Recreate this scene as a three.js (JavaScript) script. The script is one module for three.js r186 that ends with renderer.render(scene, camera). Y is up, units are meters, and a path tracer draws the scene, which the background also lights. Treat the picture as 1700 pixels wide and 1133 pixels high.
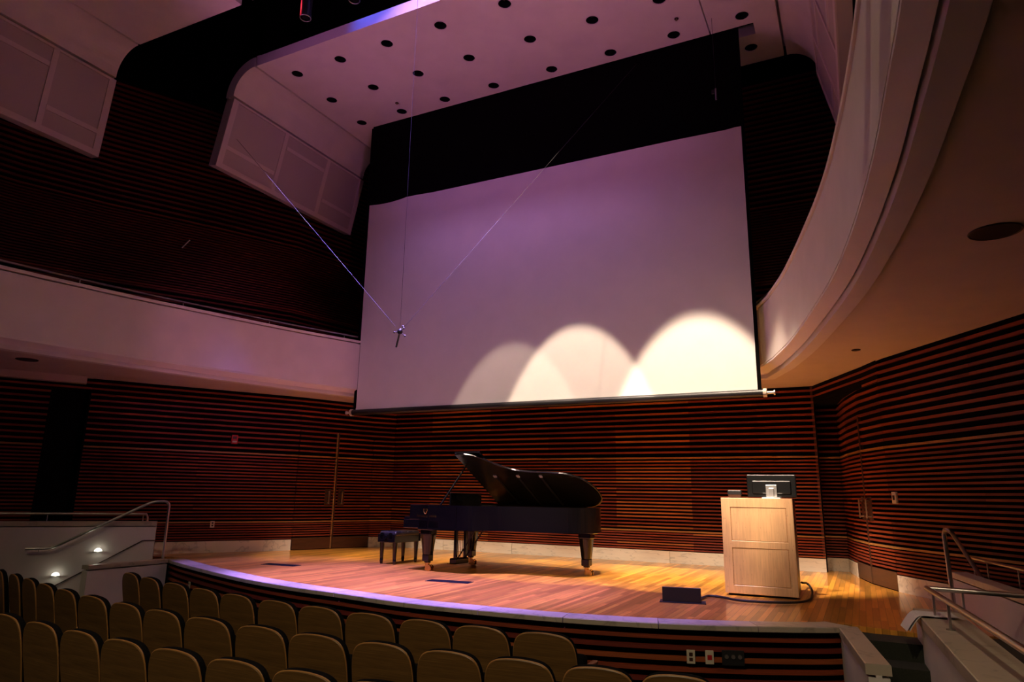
import * as THREE from 'three';
import { mergeGeometries } from 'three/addons/utils/BufferGeometryUtils.js';
import { RoundedBoxGeometry } from 'three/addons/geometries/RoundedBoxGeometry.js';
import { FontLoader } from 'three/addons/loaders/FontLoader.js';
import { TextGeometry } from 'three/addons/geometries/TextGeometry.js';

// ---------------------------------------------------------------- camera, light, exposure
// Metres; y = 0 is the stage floor, the hall floor lies 0.75 m lower; the back wall is the plane z = -12.65.
const scene = new THREE.Scene();
scene.background = new THREE.Color(0x000000);
const EYE = new THREE.Vector3(0, 1.14, 0), FPX = 1133;
const camera = new THREE.PerspectiveCamera(2 * Math.atan(566.5 / FPX) * 180 / Math.PI, 1700 / 1133, 0.05, 100);
camera.position.copy(EYE);
camera.rotation.order = 'YXZ';
const D2R = Math.PI / 180;
camera.rotation.set(12.7187 * D2R, 26.7407 * D2R, 0.954 * D2R);
camera.updateMatrixWorld(true);
scene.add(camera);
const renderer = new THREE.WebGLRenderer({ antialias: true });
renderer.toneMapping = THREE.LinearToneMapping;
renderer.toneMappingExposure = 1.0;
renderer.shadowMap.enabled = true;

// stage lanterns: [x, y, z], aim, colour, candela, half angle (degrees), penumbra, source size, kind of lantern
const WARM = [1.0, 0.77, 0.56], LAV = [0.34, 0.21, 1.0], ROSE_FILL = [1.0, 0.30, 0.92], HOUSE = [1.0, 0.79, 0.50];
const LANTERNS = [
  [[-2.05, 9.8, -6.7], [-2.1, 0, -10.75], WARM, 600, 11.3, 0.10, 3, 'warm'],
  [[-4.05, 9.8, -6.7], [-4.1, 0, -10.75], WARM, 380, 11.3, 0.08, 2, 'warm'],
  [[-5.3, 9.8, -6.7], [-5.3, 0, -10.6], WARM, 110, 11.2, 0.08, 2, 'warm'],
  [[-2.6, 8.3, -4.6], [-0.85, 0, -10.9], WARM, 620, 8.5, 0.4, 3, 'front'],
  [[-3.0, 8.3, -4.6], [-2.5, 0, -11.2], WARM, 380, 8.5, 0.4, 3, 'front'],
  [[-4.3, 8.3, -4.6], [-4.2, 0, -11.2], WARM, 380, 8.5, 0.4, 3, 'front'],
  [[-6.0, 8.3, -4.6], [-6.0, 0, -11.2], WARM, 340, 8.5, 0.4, 3, 'front'],
  [[-7.75, 8.3, -4.6], [-7.7, 0, -11.2], WARM, 330, 8.5, 0.4, 3, 'front'],
  [[-7.3, 8.3, -4.6], [-9.0, 0, -10.3], WARM, 300, 8.5, 0.5, 3, 'front'],
  [[-2.5, 9.83, -6.72], [-2.9, 0, -7.9], LAV, 520, 13, 0.5, 6, 'wash'],
  [[-4.6, 9.83, -6.72], [-4.6, 0, -7.9], LAV, 1340, 13, 0.5, 6, 'wash'],
  [[-6.5, 9.83, -6.72], [-6.4, 0, -7.9], LAV, 1400, 13, 0.5, 6, 'wash'],
  [[-8.4, 9.83, -6.72], [-8.1, 0, -8.1], LAV, 1560, 13, 0.5, 6, 'wash'],
  [[-5.75, 9.85, -6.74], [-5.2, 4.9, -9.3], [0.70, 0.36, 1.0], 22, 44, 0.6, 6, 'wash'],
  [[-6.75, 9.3, -6.9], [-6.45, 8.9, -7.84], [0.02, 0.10, 1.0], 3.6, 46, 0.5, 3, 'blue'],
  [[-8.35, 9.45, -6.75], [-7.5, 8.95, -7.0], [1.0, 0.03, 0.06], 3, 24, 0.5, 3, 'red'],
  [[-1.6, 5.4, 3.2], [-1.17, 0.6, -9.0], WARM, 60, 3.5, 0.35, 2, 'lectern'],
  [[-10.1, 4.3, -2.5], [-4.6, 9.6, -9.5], ROSE_FILL, 26, 30, 0.8, 6, 'rail'],  // added fill lamp out of view, brightens ceiling panel, screen and flaps
  [[-0.05, 4.3, -3.25], [-9.4, 3.6, -8.7], [1.0, 0.32, 0.72], 26, 12, 0.4, 6, 'rail'],
  [[0.0, 4.3, -2.5], [-5.3, 9.6, -9.5], ROSE_FILL, 26, 30, 0.8, 6, 'rail'],  // its added twin on the right, fill from out of view
];
const HOUSELIGHTS = [[-8.2, 8.79, 2.3, 8], [-4.6, 8.79, 2.3, 56], [-0.8, 8.79, 2.3, 95]];

// ---------------------------------------------------------------- helpers
let seed = 20240611;
const rnd = () => { seed = (seed * 1664525 + 1013904223) >>> 0; return seed / 4294967296; };
const V3 = (x, y, z) => new THREE.Vector3(x, y, z);
const ray = (px, py) => V3((px - 850) / FPX, -(py - 566.5) / FPX, -1).applyQuaternion(camera.quaternion);
const onY = (px, py, Y) => { const d = ray(px, py); return EYE.clone().addScaledVector(d, (Y - EYE.y) / d.y); };
const onZ = (px, py, Z) => { const d = ray(px, py); return EYE.clone().addScaledVector(d, (Z - EYE.z) / d.z); };
const onPlane = (px, py, a, b) => { const d = ray(px, py), n = V3(-(b[1] - a[1]), 0, b[0] - a[0]); return EYE.clone().addScaledVector(d, n.dot(V3(a[0], 0, a[1]).sub(EYE)) / n.dot(d)); };

const used = {};
function numbered(n) { used[n] = (used[n] || 0) + 1; return used[n] === 1 ? n : n + '_' + String(used[n] - 1).padStart(3, '0'); }
function shade(o) { o.traverse(c => { if (c.isMesh) { c.castShadow = true; c.receiveShadow = true; } }); return o; }
function part(parent, name, geo, mat, label) {
  const m = new THREE.Mesh(Array.isArray(geo) ? mergeGeometries(geo.map(g => g.index ? g.toNonIndexed() : g).map(strip)) : geo, mat);
  m.name = name; m.castShadow = m.receiveShadow = true; if (label) m.userData.label = label; parent.add(m); return m;
}
function strip(g) { for (const k of Object.keys(g.attributes)) if (!['position', 'normal', 'uv'].includes(k)) g.deleteAttribute(k); return g; }
function thing(name, label, category, pos = [0, 0, 0], ry = 0, group) {
  const o = new THREE.Group(); o.name = numbered(name); o.position.set(...pos); o.rotation.y = ry; o.userData = { label, category };
  if (group) o.userData.group = group; scene.add(o); return o;
}
function solo(name, geo, mat, label, category, group) {
  const m = part(scene, numbered(name), geo, mat); m.userData = { label, category }; if (group) m.userData.group = group; return m;
}
function struct(name, geo, mat, label) { const m = part(scene, name, geo, mat); m.userData = { kind: 'structure' }; if (label) m.userData.label = label; return m; }
function structGroup(name, label) { const o = new THREE.Group(); o.name = name; o.userData = { kind: 'structure' }; if (label) o.userData.label = label; scene.add(o); return o; }
const box = (w, h, d, x = 0, y = 0, z = 0, ry = 0) => { const g = new THREE.BoxGeometry(w, h, d); if (ry) g.rotateY(ry); return g.translate(x, y, z); };
const rbox = (w, h, d, x, y, z, r = 0.01, seg = 2) => new RoundedBoxGeometry(w, h, d, seg, r).translate(x, y, z);
const cyl = (r1, r2, h, x = 0, y = 0, z = 0, n = 20) => new THREE.CylinderGeometry(r1, r2, h, n).translate(x, y, z);
function cylBetween(a, b, r1, r2 = r1, n = 10) {
  const d = b.clone().sub(a), g = new THREE.CylinderGeometry(r2, r1, d.length(), n);
  g.applyQuaternion(new THREE.Quaternion().setFromUnitVectors(V3(0, 1, 0), d.clone().normalize()));
  const m = a.clone().add(b).multiplyScalar(0.5); return g.translate(m.x, m.y, m.z);
}
function pipe(pts, r, fillet = 0.08, n = 10) {           // straight runs joined by rounded bends
  const path = new THREE.CurvePath(); let last = pts[0];
  for (let i = 1; i < pts.length - 1; i++) {
    const p = pts[i], a = pts[i - 1].clone().sub(p), b = pts[i + 1].clone().sub(p), f = Math.min(fillet, a.length() * .45, b.length() * .45);
    const p1 = p.clone().addScaledVector(a.normalize(), f), p2 = p.clone().addScaledVector(b.normalize(), f);
    path.add(new THREE.LineCurve3(last, p1)); path.add(new THREE.QuadraticBezierCurve3(p1, p, p2)); last = p2;
  }
  path.add(new THREE.LineCurve3(last, pts[pts.length - 1]));
  return new THREE.TubeGeometry(path, Math.max(24, pts.length * 14), r, n, false);
}
const hose = (pts, r, seg = 60, n = 8) => new THREE.TubeGeometry(new THREE.CatmullRomCurve3(pts), seg, r, n, false);
// sweep a profile [[offset, y], ...] (counter-clockwise) along a plan path [[x, z], ...]; offsets count towards the inside of the hall
function sweep(path, prof) {
  const N = path.length, M = prof.length, nrm = [], pos = [], uv = [], idx = [];
  const seg = [];
  for (let i = 0; i < N - 1; i++) { const dx = path[i + 1][0] - path[i][0], dz = path[i + 1][1] - path[i][1], l = Math.hypot(dx, dz); seg.push([-dz / l, dx / l, l]); }
  for (let i = 0; i < N; i++) {
    const a = seg[Math.max(0, i - 1)], b = seg[Math.min(N - 2, i)]; let nx = a[0] + b[0], nz = a[1] + b[1]; const l = Math.hypot(nx, nz); nx /= l; nz /= l;
    const c = Math.max(0.35, nx * a[0] + nz * a[1]); nrm.push([nx / c, nz / c]);
  }
  let base = 0;
  for (let j = 0; j < M; j++) {
    const p = prof[j], q = prof[(j + 1) % M], pl = Math.hypot(q[0] - p[0], q[1] - p[1]); let s = 0;
    for (let i = 0; i < N; i++) {
      if (i) s += seg[i - 1][2];
      pos.push(path[i][0] + nrm[i][0] * p[0], p[1], path[i][1] + nrm[i][1] * p[0], path[i][0] + nrm[i][0] * q[0], q[1], path[i][1] + nrm[i][1] * q[0]);
      uv.push(s, p[1], s, p[1] + pl);
    }
    for (let i = 0; i < N - 1; i++) { const a = base + 2 * i; idx.push(a, a + 2, a + 3, a, a + 3, a + 1); }
    base += 2 * N;
  }
  const tris = THREE.ShapeUtils.triangulateShape(prof.map(p => new THREE.Vector2(p[0], p[1])), []);
  for (const e of [0, N - 1]) {
    for (const p of prof) { pos.push(path[e][0] + nrm[e][0] * p[0], p[1], path[e][1] + nrm[e][1] * p[0]); uv.push(p[0], p[1]); }
    for (const t of tris) { if (e) idx.push(base + t[0], base + t[2], base + t[1]); else idx.push(base + t[0], base + t[1], base + t[2]); }
    base += M;
  }
  const g = new THREE.BufferGeometry(); g.setAttribute('position', new THREE.Float32BufferAttribute(pos, 3)); g.setAttribute('uv', new THREE.Float32BufferAttribute(uv, 2));
  g.setIndex(idx); g.computeVertexNormals(); return g;
}
const plen = path => { let s = 0; for (let i = 1; i < path.length; i++) s += Math.hypot(path[i][0] - path[i - 1][0], path[i][1] - path[i - 1][1]); return s; };
function at(path, s) { for (let i = 1; i < path.length; i++) { const l = Math.hypot(path[i][0] - path[i - 1][0], path[i][1] - path[i - 1][1]); if (s <= l || i === path.length - 1) { const t = s / l; return [path[i - 1][0] + (path[i][0] - path[i - 1][0]) * t, path[i - 1][1] + (path[i][1] - path[i - 1][1]) * t]; } s -= l; } }
function sub(path, s0, s1) {
  const out = [at(path, s0)]; let s = 0;
  for (let i = 1; i < path.length; i++) { s += Math.hypot(path[i][0] - path[i - 1][0], path[i][1] - path[i - 1][1]); if (s > s0 + 1e-4 && s < s1 - 1e-4) out.push(path[i]); }
  out.push(at(path, s1)); return out;
}
function smooth(pts, n) { const c = new THREE.CatmullRomCurve3(pts.map(p => V3(p[0], 0, p[1])), false, 'centripetal'); return c.getSpacedPoints(n).map(p => [p.x, p.z]); }
const rectProf = (o0, o1, y0, y1) => [[o0, y0], [o1, y0], [o1, y1], [o0, y1]];
// flat slab from a plan outline [[x, z], ...] between two heights
function slab(outline, y0, y1, holes = []) {
  const s = new THREE.Shape(outline.map(p => new THREE.Vector2(p[0], -p[1])));
  for (const h of holes) s.holes.push(new THREE.Path(h.map(p => new THREE.Vector2(p[0], -p[1]))));
  return new THREE.ExtrudeGeometry(s, { depth: y1 - y0, bevelEnabled: false }).rotateX(-Math.PI / 2).translate(0, y0, 0);
}

// ---------------------------------------------------------------- procedural textures
function hash(x, y, s) { let h = (x * 374761393 + y * 668265263 + s * 1274126177) | 0; h = Math.imul(h ^ (h >>> 13), 1274126177); return ((h ^ (h >>> 16)) >>> 0) / 4294967296; }
function vnoise(x, y, px, py, s) {
  const xi = Math.floor(x), yi = Math.floor(y), fx = x - xi, fy = y - yi, u = fx * fx * (3 - 2 * fx), v = fy * fy * (3 - 2 * fy);
  const w = (a, m) => ((a % m) + m) % m, h = (a, b) => hash(w(a, px), w(b, py), s);
  return (h(xi, yi) * (1 - u) + h(xi + 1, yi) * u) * (1 - v) + (h(xi, yi + 1) * (1 - u) + h(xi + 1, yi + 1) * u) * v;
}
function fbm(x, y, p, q, s, o = 4) { let a = 0, k = 0.5; for (let i = 0; i < o; i++) { a += k * vnoise(x, y, p, q, s + i); x *= 2; y *= 2; p *= 2; q *= 2; k *= 0.5; } return a; }
function tex(w, h, f, sizeU, sizeV, srgb = true) {
  const d = new Uint8Array(w * h * 4);
  for (let y = 0; y < h; y++) for (let x = 0; x < w; x++) { const c = f(x / w, y / h, x, y), i = (y * w + x) * 4; d[i] = Math.max(0, Math.min(255, c[0])); d[i + 1] = Math.max(0, Math.min(255, c[1])); d[i + 2] = Math.max(0, Math.min(255, c[2])); d[i + 3] = 255; }
  const t = new THREE.DataTexture(d, w, h); t.wrapS = t.wrapT = THREE.RepeatWrapping; t.magFilter = THREE.LinearFilter; t.minFilter = THREE.LinearMipmapLinearFilter; t.generateMipmaps = true;
  if (srgb) t.colorSpace = THREE.SRGBColorSpace; t.repeat.set(1 / sizeU, 1 / sizeV); t.needsUpdate = true; return t;
}
// stage boards 62 mm wide running front to back
const PL = 32, boardTone = [];
for (let i = 0; i < PL; i++) { const row = []; let v = rnd() * 0.4; while (v < 1) { row.push([v, rnd(), rnd()]); v += 0.16 + rnd() * 0.3; } boardTone.push(row); }
const floorTex = tex(768, 1024, (u, v, x, y) => {
  const b = Math.floor(u * PL), fu = u * PL - b, row = boardTone[b]; let k = row[row.length - 1], start = row[row.length - 1][0] - 1;
  for (const r of row) if (r[0] <= v) { k = r; start = r[0]; }
  const g = fbm(u * 64, v * 10 + k[1] * 7, 64, 10, 11 + b % 5, 3) - 0.5;
  let t = 1 + (k[1] - 0.5) * 0.34 + g * 0.22; if (fu < 0.05 || (v - start) < 0.0012) t *= 0.72;
  return [206 * t, (142 + (k[2] - .5) * 10) * t, 56 * t];
}, 2, 4);
const grainTex = tex(512, 256, (u, v) => { const g = fbm(u * 6, v * 64, 6, 64, 3, 4), w = fbm(u * 3, v * 8, 3, 8, 7, 3); const t = 0.72 + 0.36 * g + 0.2 * (w - 0.5); return [255 * t, 250 * t, 245 * t]; }, 1.2, 0.25);
const mapleTex = tex(512, 512, (u, v) => { const g = fbm(u * 90, v * 4, 90, 4, 21, 3), w = fbm(u * 7, v * 3, 7, 3, 25, 3), f = vnoise(u * 200, v * 16, 200, 16, 29); const t = 0.86 + 0.16 * g + 0.16 * (w - 0.5) - (f > 0.93 ? 0.12 : 0); return [226 * t, 178 * t, 128 * t]; }, 0.8, 0.8);
const marbleTex = tex(512, 512, (u, v) => { const w = fbm(u * 5, v * 5, 5, 5, 41, 4), q = Math.abs(fbm(u * 4 + w * 1.6, v * 4 + w * 1.6, 1e6, 1e6, 47, 4) - 0.47); const vein = Math.max(0, 1 - q * 40); const t = 1.0 + 0.1 * (w - 0.5) - 0.13 * vein; return [232 * t, 222 * t, 206 * t]; }, 1.6, 1.6);
const clothTex = tex(256, 256, (u, v) => { const t = 0.985 + 0.03 * (fbm(u * 8, v * 8, 8, 8, 61, 4) - 0.5); return [236 * t, 232 * t, 228 * t]; }, 2, 2);
const plasterTex = tex(256, 256, (u, v) => { const t = 0.97 + 0.06 * (fbm(u * 10, v * 10, 10, 10, 71, 4) - 0.5); return [229 * t, 221 * t, 216 * t]; }, 2.5, 2.5);
const carpetTex = tex(256, 256, (u, v) => { const t = 0.8 + 0.5 * (fbm(u * 60, v * 60, 60, 60, 81, 2) - 0.4); return [52 * t, 54 * t, 44 * t]; }, 0.8, 0.8);

// ---------------------------------------------------------------- materials
const lin = (r, g, b) => new THREE.Color().setRGB(r, g, b);
const std = (c, roughness, o = {}) => new THREE.MeshStandardMaterial({ color: c, roughness, metalness: 0, ...o });
const M = {
  floor: new THREE.MeshPhysicalMaterial({ map: floorTex, roughness: 0.34, clearcoat: 0.5, clearcoatRoughness: 0.12 }),
  marble: std(0xffffff, 0.35, { map: marbleTex }),
  stone: std(lin(0.62, 0.59, 0.55), 0.4, { map: marbleTex }),
  plaster: std(0xffffff, 0.62, { map: plasterTex }),
  gloss: new THREE.MeshPhysicalMaterial({ map: plasterTex, roughness: 0.45, clearcoat: 0.12, clearcoatRoughness: 0.3 }),
  soffit: std(lin(0.80, 0.70, 0.62), 0.7, { map: plasterTex }),
  scrim: std(lin(0.50, 0.44, 0.43), 0.8),
  rib: std(lin(0.66, 0.58, 0.56), 0.7),
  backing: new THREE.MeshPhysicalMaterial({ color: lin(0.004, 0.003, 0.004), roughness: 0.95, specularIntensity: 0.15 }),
  black: new THREE.MeshPhysicalMaterial({ color: lin(0.006, 0.006, 0.007), roughness: 0.9, specularIntensity: 0.15 }),
  blackCloth: new THREE.MeshPhysicalMaterial({ color: lin(0.0015, 0.0013, 0.0015), roughness: 1, specularIntensity: 0.15 }),
  blackMetal: std(lin(0.015, 0.015, 0.016), 0.4),
  accent: std(lin(0.50, 0.24, 0.075), 0.45, { map: grainTex }),
  screen: std(0xffffff, 0.9, { map: clothTex }),
  piano: new THREE.MeshPhysicalMaterial({ color: lin(0.004, 0.0035, 0.0035), roughness: 0.17, specularIntensity: 0.85 }),
  pianoIn: std(lin(0.02, 0.012, 0.008), 0.3),
  gold: std(lin(0.62, 0.42, 0.16), 0.25, { metalness: 1 }),
  maple: new THREE.MeshPhysicalMaterial({ map: mapleTex, color: 0xffffff, roughness: 0.5, clearcoat: 0.2, clearcoatRoughness: 0.35 }),
  darkWood: std(lin(0.06, 0.02, 0.010), 0.45, { map: grainTex }),
  kick: std(lin(0.10, 0.035, 0.016), 0.4, { map: grainTex }),
  steel: std(lin(0.56, 0.54, 0.52), 0.3, { metalness: 1 }),
  brass: std(lin(0.50, 0.40, 0.28), 0.4, { metalness: 1 }),
  silver: std(lin(0.75, 0.75, 0.76), 0.35, { metalness: 0.9 }),
  leather: std(lin(0.012, 0.010, 0.011), 0.38),
  shell: std(lin(0.24, 0.13, 0.042), 0.38, { map: grainTex }),
  shellEdge: std(lin(0.40, 0.20, 0.06), 0.4),
  cushion: new THREE.MeshPhysicalMaterial({ color: lin(0.005, 0.005, 0.006), roughness: 0.95, specularIntensity: 0.2 }),
  armrest: std(lin(0.30, 0.09, 0.045), 0.4, { map: grainTex }),
  carpet: std(0xffffff, 1, { map: carpetTex }),
  green: std(lin(0.035, 0.05, 0.032), 0.9),
  ivory: std(lin(0.62, 0.55, 0.42), 0.5),
  red: std(lin(0.45, 0.012, 0.014), 0.45),
  paper: std(lin(0.72, 0.70, 0.70), 0.9),
  cable: std(lin(0.012, 0.012, 0.013), 0.55),
  wire: std(lin(0.30, 0.30, 0.31), 0.4, { metalness: 0.8 }),
  wireDim: std(lin(0.03, 0.026, 0.028), 0.7),
  wireLight: std(lin(0.06, 0.056, 0.06), 0.7),
  rubber: std(lin(0.01, 0.01, 0.01), 0.8),
};
const slatTones = [[.24, .030, .009], [.29, .040, .010], [.34, .055, .012], [.21, .024, .009], [.42, .095, .018], [.27, .032, .010], [.55, .17, .035]].map(c => std(lin(...c), 0.62, { map: grainTex }));

// ---------------------------------------------------------------- plan of the hall
const AX = -4.95;                                             // the hall's axis of symmetry
const WL = [[-13.2, 3], [-13.2, -5.0], [-12.9, -6.0], [-12.15, -7.29], [-11.62, -8.2], [-11.09, -9.09], [-10.18, -10.64], [-9.865, -11.445], [-9.55, -12.25], [-9.27, -12.65]];
const WB = [[-9.27, -12.65], [-0.6, -12.65]];
const WR = [[-0.27, -12.97], [-0.14, -12.12], [0.04, -11.31], [0.33, -10.57], [0.98, -9.5], [1.54, -8.57], [2.31, -7.29], [3.0, -6.0], [3.3, -5.0], [3.3, 3]];
const SOFFIT = 3.05, FLOORY = -0.75;
const COURSES = [];
for (let k = 0; k < 7; k++) COURSES.push([0.232 + 0.0455 * k, 0.024, 0]);
COURSES.push([0.5475, 0.026, 1]);
for (let k = 1; k <= 20; k++) COURSES.push([0.5475 + 0.062 * k, 0.0265, 0]);
COURSES.push([1.85, 0.03, 1]);
for (let k = 1; k <= 11; k++) COURSES.push([1.85 + 0.102 * k, 0.034, 0]);
const DEPTH = 0.04;
function slat(parent, path, y, h, accent, tone) { return part(parent, 'slat', sweep(path, rectProf(-DEPTH, accent ? 0.006 : 0, y - h / 2, y + h / 2)), accent ? M.accent : slatTones[tone]); }

// floors, stage
struct('floor', slab([[-14, 4], [4, 4], [4, -13.4], [-14, -13.4]], FLOORY - 0.2, FLOORY), M.carpet, 'dark carpeted hall floor under the seats');
const edgePx = [[300, 936], [400, 960], [480, 974], [559, 985], [668, 1000.5], [795, 1013.5], [940, 1026], [1100, 1035.5], [1267, 1041], [1395, 1042]];
const edgeRaw = edgePx.map(q => onY(q[0], q[1], 0)).map(p => [p.x, p.z]);
const EDGE = smooth([[-10.5, -8.12], ...edgeRaw, [-0.2, -7.47]], 96);
const stageOut = [...EDGE.map(p => [p[0], p[1]]), [0.32, -7.4], [1.0, -7.6], [2.31, -7.29], ...WR.slice(0, 6).reverse(), [-0.27, -13.05], [-0.6, -13.05], [-0.6, -12.65], ...WL.slice(4).reverse(), [-11.3, -8.2], [-10.7, -8.25]];
{
  const inset = sweepOffset(EDGE, -0.26);
  const out = [...inset, [0.32, -7.42], [0.9, -7.6], [1.85, -8.05], ...WR.slice(0, 6).reverse(), [-0.27, -13.05], [-0.6, -13.05], [-0.6, -12.65], ...WL.slice(4).reverse(), [-10.75, -8.35]];
  struct('stage_floor', slab(out, -0.05, 0), M.floor, 'polished wooden stage floor of narrow boards');
  struct('stage_base', slab([...sweepOffset(EDGE, -0.12), [0.32, -7.45], [0.9, -7.65], ...WR.slice(0, 6).reverse(), [-0.6, -13], ...WL.slice(4).reverse(), [-10.7, -8.4]], FLOORY, -0.052), M.black);
}
function sweepOffset(path, o) { return path.map((p, i) => { const a = path[Math.max(0, i - 1)], b = path[Math.min(path.length - 1, i + 1)], dx = b[0] - a[0], dz = b[1] - a[1], l = Math.hypot(dx, dz); return [p[0] - dz / l * o, p[1] + dx / l * o]; }); }
{ // stone edging blocks
  const g = structGroup('stage_edging', 'pale stone edging along the curved stage front'), L = plen(EDGE);
  const sAt = x => { let s = 0; for (let i = 1; i < EDGE.length; i++) { if (EDGE[i][0] > x) break; s += Math.hypot(EDGE[i][0] - EDGE[i - 1][0], EDGE[i][1] - EDGE[i - 1][1]); } return s; };
  const cuts = [0, sAt(-9.2), sAt(-7.8), sAt(-6.55), sAt(-5.5), sAt(-4.45), sAt(-3.5), sAt(-2.6), sAt(-1.74), sAt(-0.9), L];
  for (let i = 0; i < cuts.length - 1; i++) part(g, 'edging_stone', sweep(sub(EDGE, cuts[i] + 0.004, cuts[i + 1] - 0.004), [[-0.262, -0.05], [0, -0.05], [0.004, -0.046], [0.004, -0.006], [0, 0.002], [-0.262, 0.002]]), M.stone);
  const f = structGroup('stage_front', 'slatted dark fascia below the stage edge');
  part(f, 'backing', sweep(EDGE, rectProf(-0.3, -0.10, FLOORY, -0.05)), M.backing);
  for (let k = 0; k < 7; k++) { const y = -0.125 - 0.092 * k; part(f, 'slat', sweep(EDGE, rectProf(-0.10, -0.045, y - 0.018, y + 0.018)), slatTones[k % 3 + 2]); }
}

// lower slatted walls
function wallBack(name, path, y0, y1, label, off = 0) { return struct(name, sweep(path, rectProf(-0.3 - off, -DEPTH - 0.002 - off, y0, y1)), M.backing, label); }
{
  const w = wallBack('wall_back', [[-9.9, -12.65], [-0.6, -12.65]], FLOORY, SOFFIT + 0.1, 'back wall of dark red horizontal wooden slats behind the stage');
  const cuts = [0, 0.98, 2.42, 3.75, 5.15, 6.55, 7.75, plen(WB)];
  COURSES.forEach(([y, h, acc], c) => {
    if (acc) return void slat(w, WB, y, h, 1, 0);
    for (let i = 0; i < cuts.length - 1; i++) {
      const r = rnd(); let t = Math.floor(r * 6); if (rnd() < 0.55) t = [0, 4, 1, 0, 2, 3, 1][i]; if (i === 1 && rnd() < 0.4 || i === 4 && rnd() < 0.3 || rnd() < 0.06) t = 6;
      slat(w, sub(WB, cuts[i] + 0.0006, cuts[i + 1] - 0.0006), y, h, 0, t);
    }
  });
  part(w, 'return_panel', box(0.04, SOFFIT, 0.36, -0.62, SOFFIT / 2, -12.84), M.darkWood);
  const b = structGroup('baseboard_back', 'veined marble base of the back wall');
  [[-9.27, -7.9], [-7.9, -6.3], [-6.3, -4.75], [-4.75, -3.15], [-3.15, -1.75], [-1.75, -0.6]].forEach(([a, c]) => part(b, 'base_stone', box(c - a - 0.006, 0.205, 0.06, (a + c) / 2, 0.1025, -12.65 - 0.025), M.marble));
}
// left wall: panel, dark opening, panel, double door, end panel
const sOf = (path, x, z) => { let best = 0, bd = 1e9; const L = plen(path); for (let s = 0; s <= L; s += 0.01) { const p = at(path, s), d = Math.hypot(p[0] - x, p[1] - z); if (d < bd) { bd = d; best = s; } } return best; };
const DOORTOP = 2.36;
function doorLeaf(parent, path, handleAtEnd, strip = M.brass) {
  const L = plen(path), leaf = part(parent, 'door_leaf', sweep(sub(path, 0.004, L - 0.004), rectProf(-0.1, -DEPTH, 0.012, DOORTOP)), M.backing);
  COURSES.forEach(([y, h, acc]) => { if (y > 0.25 && y < DOORTOP - 0.02) slat(leaf, sub(path, 0.008, L - 0.008), y, h, acc, Math.floor(rnd() * 4)); });
  part(leaf, 'kick_plate', sweep(sub(path, 0.008, L - 0.008), rectProf(-DEPTH, 0.002, 0.012, 0.235)), M.kick);
  part(leaf, 'edge_strip', sweep(handleAtEnd ? sub(path, L - 0.03, L - 0.004) : sub(path, 0.004, 0.03), rectProf(-DEPTH, 0.003, 0.012, DOORTOP)), handleAtEnd ? strip : M.darkWood);
  const hp = handleAtEnd ? sub(path, L - 0.22, L - 0.08) : sub(path, 0.08, 0.22);
  part(leaf, 'push_plate', sweep(hp, rectProf(-0.01, 0.004, 0.86, 1.2)), M.darkWood);
  const c = at(hp, plen(hp) / 2), n = [hp[0][1] - hp[1][1], hp[1][0] - hp[0][0]], l = Math.hypot(...n); const o = 0.05;
  const nx = -(hp[1][1] - hp[0][1]) / l, nz = (hp[1][0] - hp[0][0]) / l;
  part(leaf, 'handle', [cylBetween(V3(c[0] + nx * o, 0.9, c[1] + nz * o), V3(c[0] + nx * o, 1.16, c[1] + nz * o), 0.011), cylBetween(V3(c[0], 0.92, c[1]), V3(c[0] + nx * o, 0.92, c[1] + nz * o), 0.009), cylBetween(V3(c[0], 1.14, c[1]), V3(c[0] + nx * o, 1.14, c[1] + nz * o), 0.009)], M.brass);
  return leaf;
}
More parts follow.
